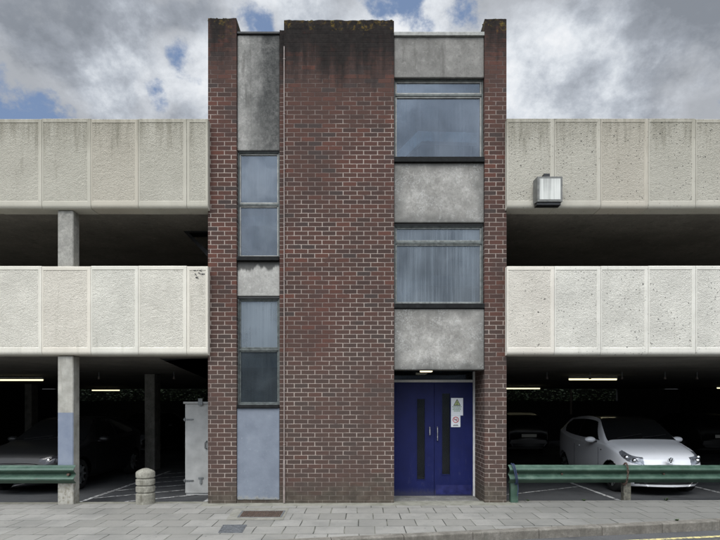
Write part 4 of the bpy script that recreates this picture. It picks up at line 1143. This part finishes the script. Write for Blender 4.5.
    if badge:
        bm = B(); cz, cy, r = .685, -.072, .058
        cyl(bm, (0, cy+.004, cz), r, .006, 'y', 24); bd = obj('badge', bm, M['black'], t, local=True)
        bm = B(); tube(bm, [(r*math.cos(a), cy-.003, cz+r*math.sin(a)) for a in [k*math.pi/14 for k in range(28)]], .009, 6, True)
        tube(bm, [(-.026, cy-.003, cz+.05), (0, cy-.003, cz+.006), (.026, cy-.003, cz+.05)], .007, 5)
        tube(bm, [(-.049, cy-.003, cz+.028), (-.024, cy-.003, cz-.044), (0, cy-.003, cz-.004), (.024, cy-.003, cz-.044), (.049, cy-.003, cz+.028)], .007, 5)
        obj('emblem', bm, M['sign_white'], bd, local=True)
    if hi:   # panoramic dark roof edge + aerial
        bm = B(); tube(bm, [(0, L-.55, ip(P['T'], L-.55)), (0, L-.35, ip(P['T'], L-.55)+.16)], .005, 6); obj('aerial', bm, M['black'], t, local=True)
    t.location = loc
    if flip: t.rotation_euler = (0, 0, math.pi)
    return t
car('parked_car', (5.80, 9.78, FZ), UP, M['car_white'], 'small white hatchback parked nose out behind the green barrier', badge=True)
car('parked_car', (-6.52, 9.82, FZ), HB, M['car_black'], 'black car behind the left barrier and painted column', lens='lens_dark')
car('parked_car', (X(526, 18)+.1, 22, FZ), HB, M['car_grey'], 'dark hatchback deep in the car park right of the tower', hi=False, flip=True)
car('parked_car', (X(712, 17.5)+.35, 21.5, FZ), HB, M['car_black'], 'black hatchback deep in the car park beyond the right side of the white car', hi=False, flip=True)
car('parked_car', (-7.9, 17.6, FZ), HB, M['car_grey'], 'dark car deep in the car park behind the black car', hi=False)

# ------------------------------------------------------------------ sky and sun
w = bpy.data.worlds.new('World'); S.world = w; w.use_nodes = True
nt = w.node_tree; nt.nodes.clear()
class WT(NT):
    def __init__(s, tree): s.t = tree
W = WT(nt)
SE, SA = math.radians(52), math.radians(200)    # sun elevation; azimuth (compass from +Y)
sky = W.new('ShaderNodeTexSky'); sky.sky_type = 'NISHITA'; sky.sun_disc = False
sky.sun_elevation = SE; sky.sun_rotation = SA
g = W.new('ShaderNodeTexCoord').outputs['Generated']
nv_ = W.new('ShaderNodeVectorMath', operation='NORMALIZE'); W.put(nv_.inputs[0], g)
x, y, z = W.sep(nv_.outputs[0])
zz = W.math('ADD', W.math('MAXIMUM', z, 0.), .55)
pv = W.comb(W.math('DIVIDE', x, zz), W.math('DIVIDE', y, zz), 0.)
pv = W.mapv(pv, (1, 1, 1), (3.1, 1.7, 0))
def blob(px, py, deg):
    v = Vector((px-360, 520, 406-py)).normalized()
    d_ = W.new('ShaderNodeVectorMath', operation='DOT_PRODUCT'); W.put(d_.inputs[0], nv_.outputs[0]); d_.inputs[1].default_value = v
    return W.ss(d_.outputs['Value'], math.cos(math.radians(deg)), 1.)
def blobs(lst):
    acc = None
    for (px, py, deg, a) in lst:
        b = W.math('MULTIPLY', blob(px, py, deg), a); acc = b if acc is None else W.math('ADD', acc, b)
    return acc
dens = W.noise(pv, 4.2, 10, .62, .1)
dens = W.math('ADD', W.math('ADD', dens, W.ss(y, 0., -.4, 0., .2)), blobs([(182, 80, 5, -.24), (196, 66, 3.5, -.16), (218, 40, 3, .06), (15, 122, 7, -.15), (75, 126, 5, -.12), (150, 100, 3, -.1), (700, 100, 6, -.1), (246, 28, 4, -.2), (215, 24, 5, .1), (205, 95, 4, .06), (512, 10, 6, -.15), (440, 4, 4, -.10), (385, 4, 4, -.08), (90, 40, 14, .1), (640, 50, 15, .13), (195, 95, 5, .08), (250, 30, 9, .06), (455, 10, 9, .06), (600, 100, 12, .1)]))
shade = W.noise(W.mapv(pv, (1, 1, 1), (5.2, .4, 2)), 3.2, 9, .6, .1)
fine = W.noise(pv, 9., 9, .66, .1)
cov = W.ss(W.math('ADD', dens, W.math('MULTIPLY', W.math('SUBTRACT', fine, .5), .38)), .36, .47)
sh = W.math('ADD', W.math('ADD', shade, .022), W.math('MULTIPLY', W.math('SUBTRACT', fine, .5), .75))
sh = W.math('ADD', sh, blobs([(75, 50, 14, -.15), (640, 35, 18, -.19), (130, 88, 5, .12), (215, 88, 6, .14), (560, 108, 12, .22), (620, 112, 8, .12), (524, 50, 6, .16), (410, 22, 6, .16), (700, 70, 12, -.08), (270, 10, 5, .12)]))
ccol = W.ramp(sh, [(.32, (.245, .27, .31)), (.44, (.34, .37, .42)), (.54, (.50, .54, .60)), (.64, (.74, .78, .83)), (.72, (.9, .92, .95))])
edge = W.math('SUBTRACT', 1., W.ss(dens, .50, .66))
ccol = W.mix(W.math('MULTIPLY', edge, .3), ccol, (.82, .84, .87))
blue = W.mix(1., sky.outputs[0], (.12, .12, .12), 'MULTIPLY')
blue = W.mix(.7, blue, (.22, .31, .50))
col = W.mix(cov, blue, ccol)
# clouds glow brighter round the hidden sun (behind the viewer)
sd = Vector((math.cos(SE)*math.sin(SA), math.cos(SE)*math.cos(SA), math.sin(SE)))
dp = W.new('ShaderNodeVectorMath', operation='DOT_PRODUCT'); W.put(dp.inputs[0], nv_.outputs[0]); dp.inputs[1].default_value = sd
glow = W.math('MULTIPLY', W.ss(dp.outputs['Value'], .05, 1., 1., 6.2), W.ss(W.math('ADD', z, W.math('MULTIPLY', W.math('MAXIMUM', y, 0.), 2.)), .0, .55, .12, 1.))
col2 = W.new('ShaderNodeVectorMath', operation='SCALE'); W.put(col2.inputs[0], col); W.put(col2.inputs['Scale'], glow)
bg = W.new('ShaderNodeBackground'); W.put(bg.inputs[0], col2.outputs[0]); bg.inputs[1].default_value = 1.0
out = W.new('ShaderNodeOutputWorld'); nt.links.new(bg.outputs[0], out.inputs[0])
sl = bpy.data.lights.new('sun', 'SUN'); sl.energy = 1.5; sl.angle = math.radians(22); sl.color = (1, .95, .87)
so = bpy.data.objects.new('sun', sl); C.objects.link(so); so.rotation_euler = sd.to_track_quat('Z', 'Y').to_euler(); so.location = (0, -5, 20)

# ------------------------------------------------------------------ camera
cam = bpy.data.cameras.new('camera'); co = bpy.data.objects.new('camera', cam); C.objects.link(co)
co.location = (0, 0, CH); co.rotation_euler = (math.pi/2, 0, 0)
cam.sensor_width = 36; cam.lens = 26; cam.shift_y = 136/720; cam.clip_end = 2000; cam.clip_start = .05
S.camera = co
S.view_settings.view_transform = 'Standard'; S.view_settings.look = 'None'
S.view_settings.exposure = 0.; S.view_settings.gamma = 1.; S.view_settings.use_curve_mapping = False
S.render.engine = 'CYCLES'
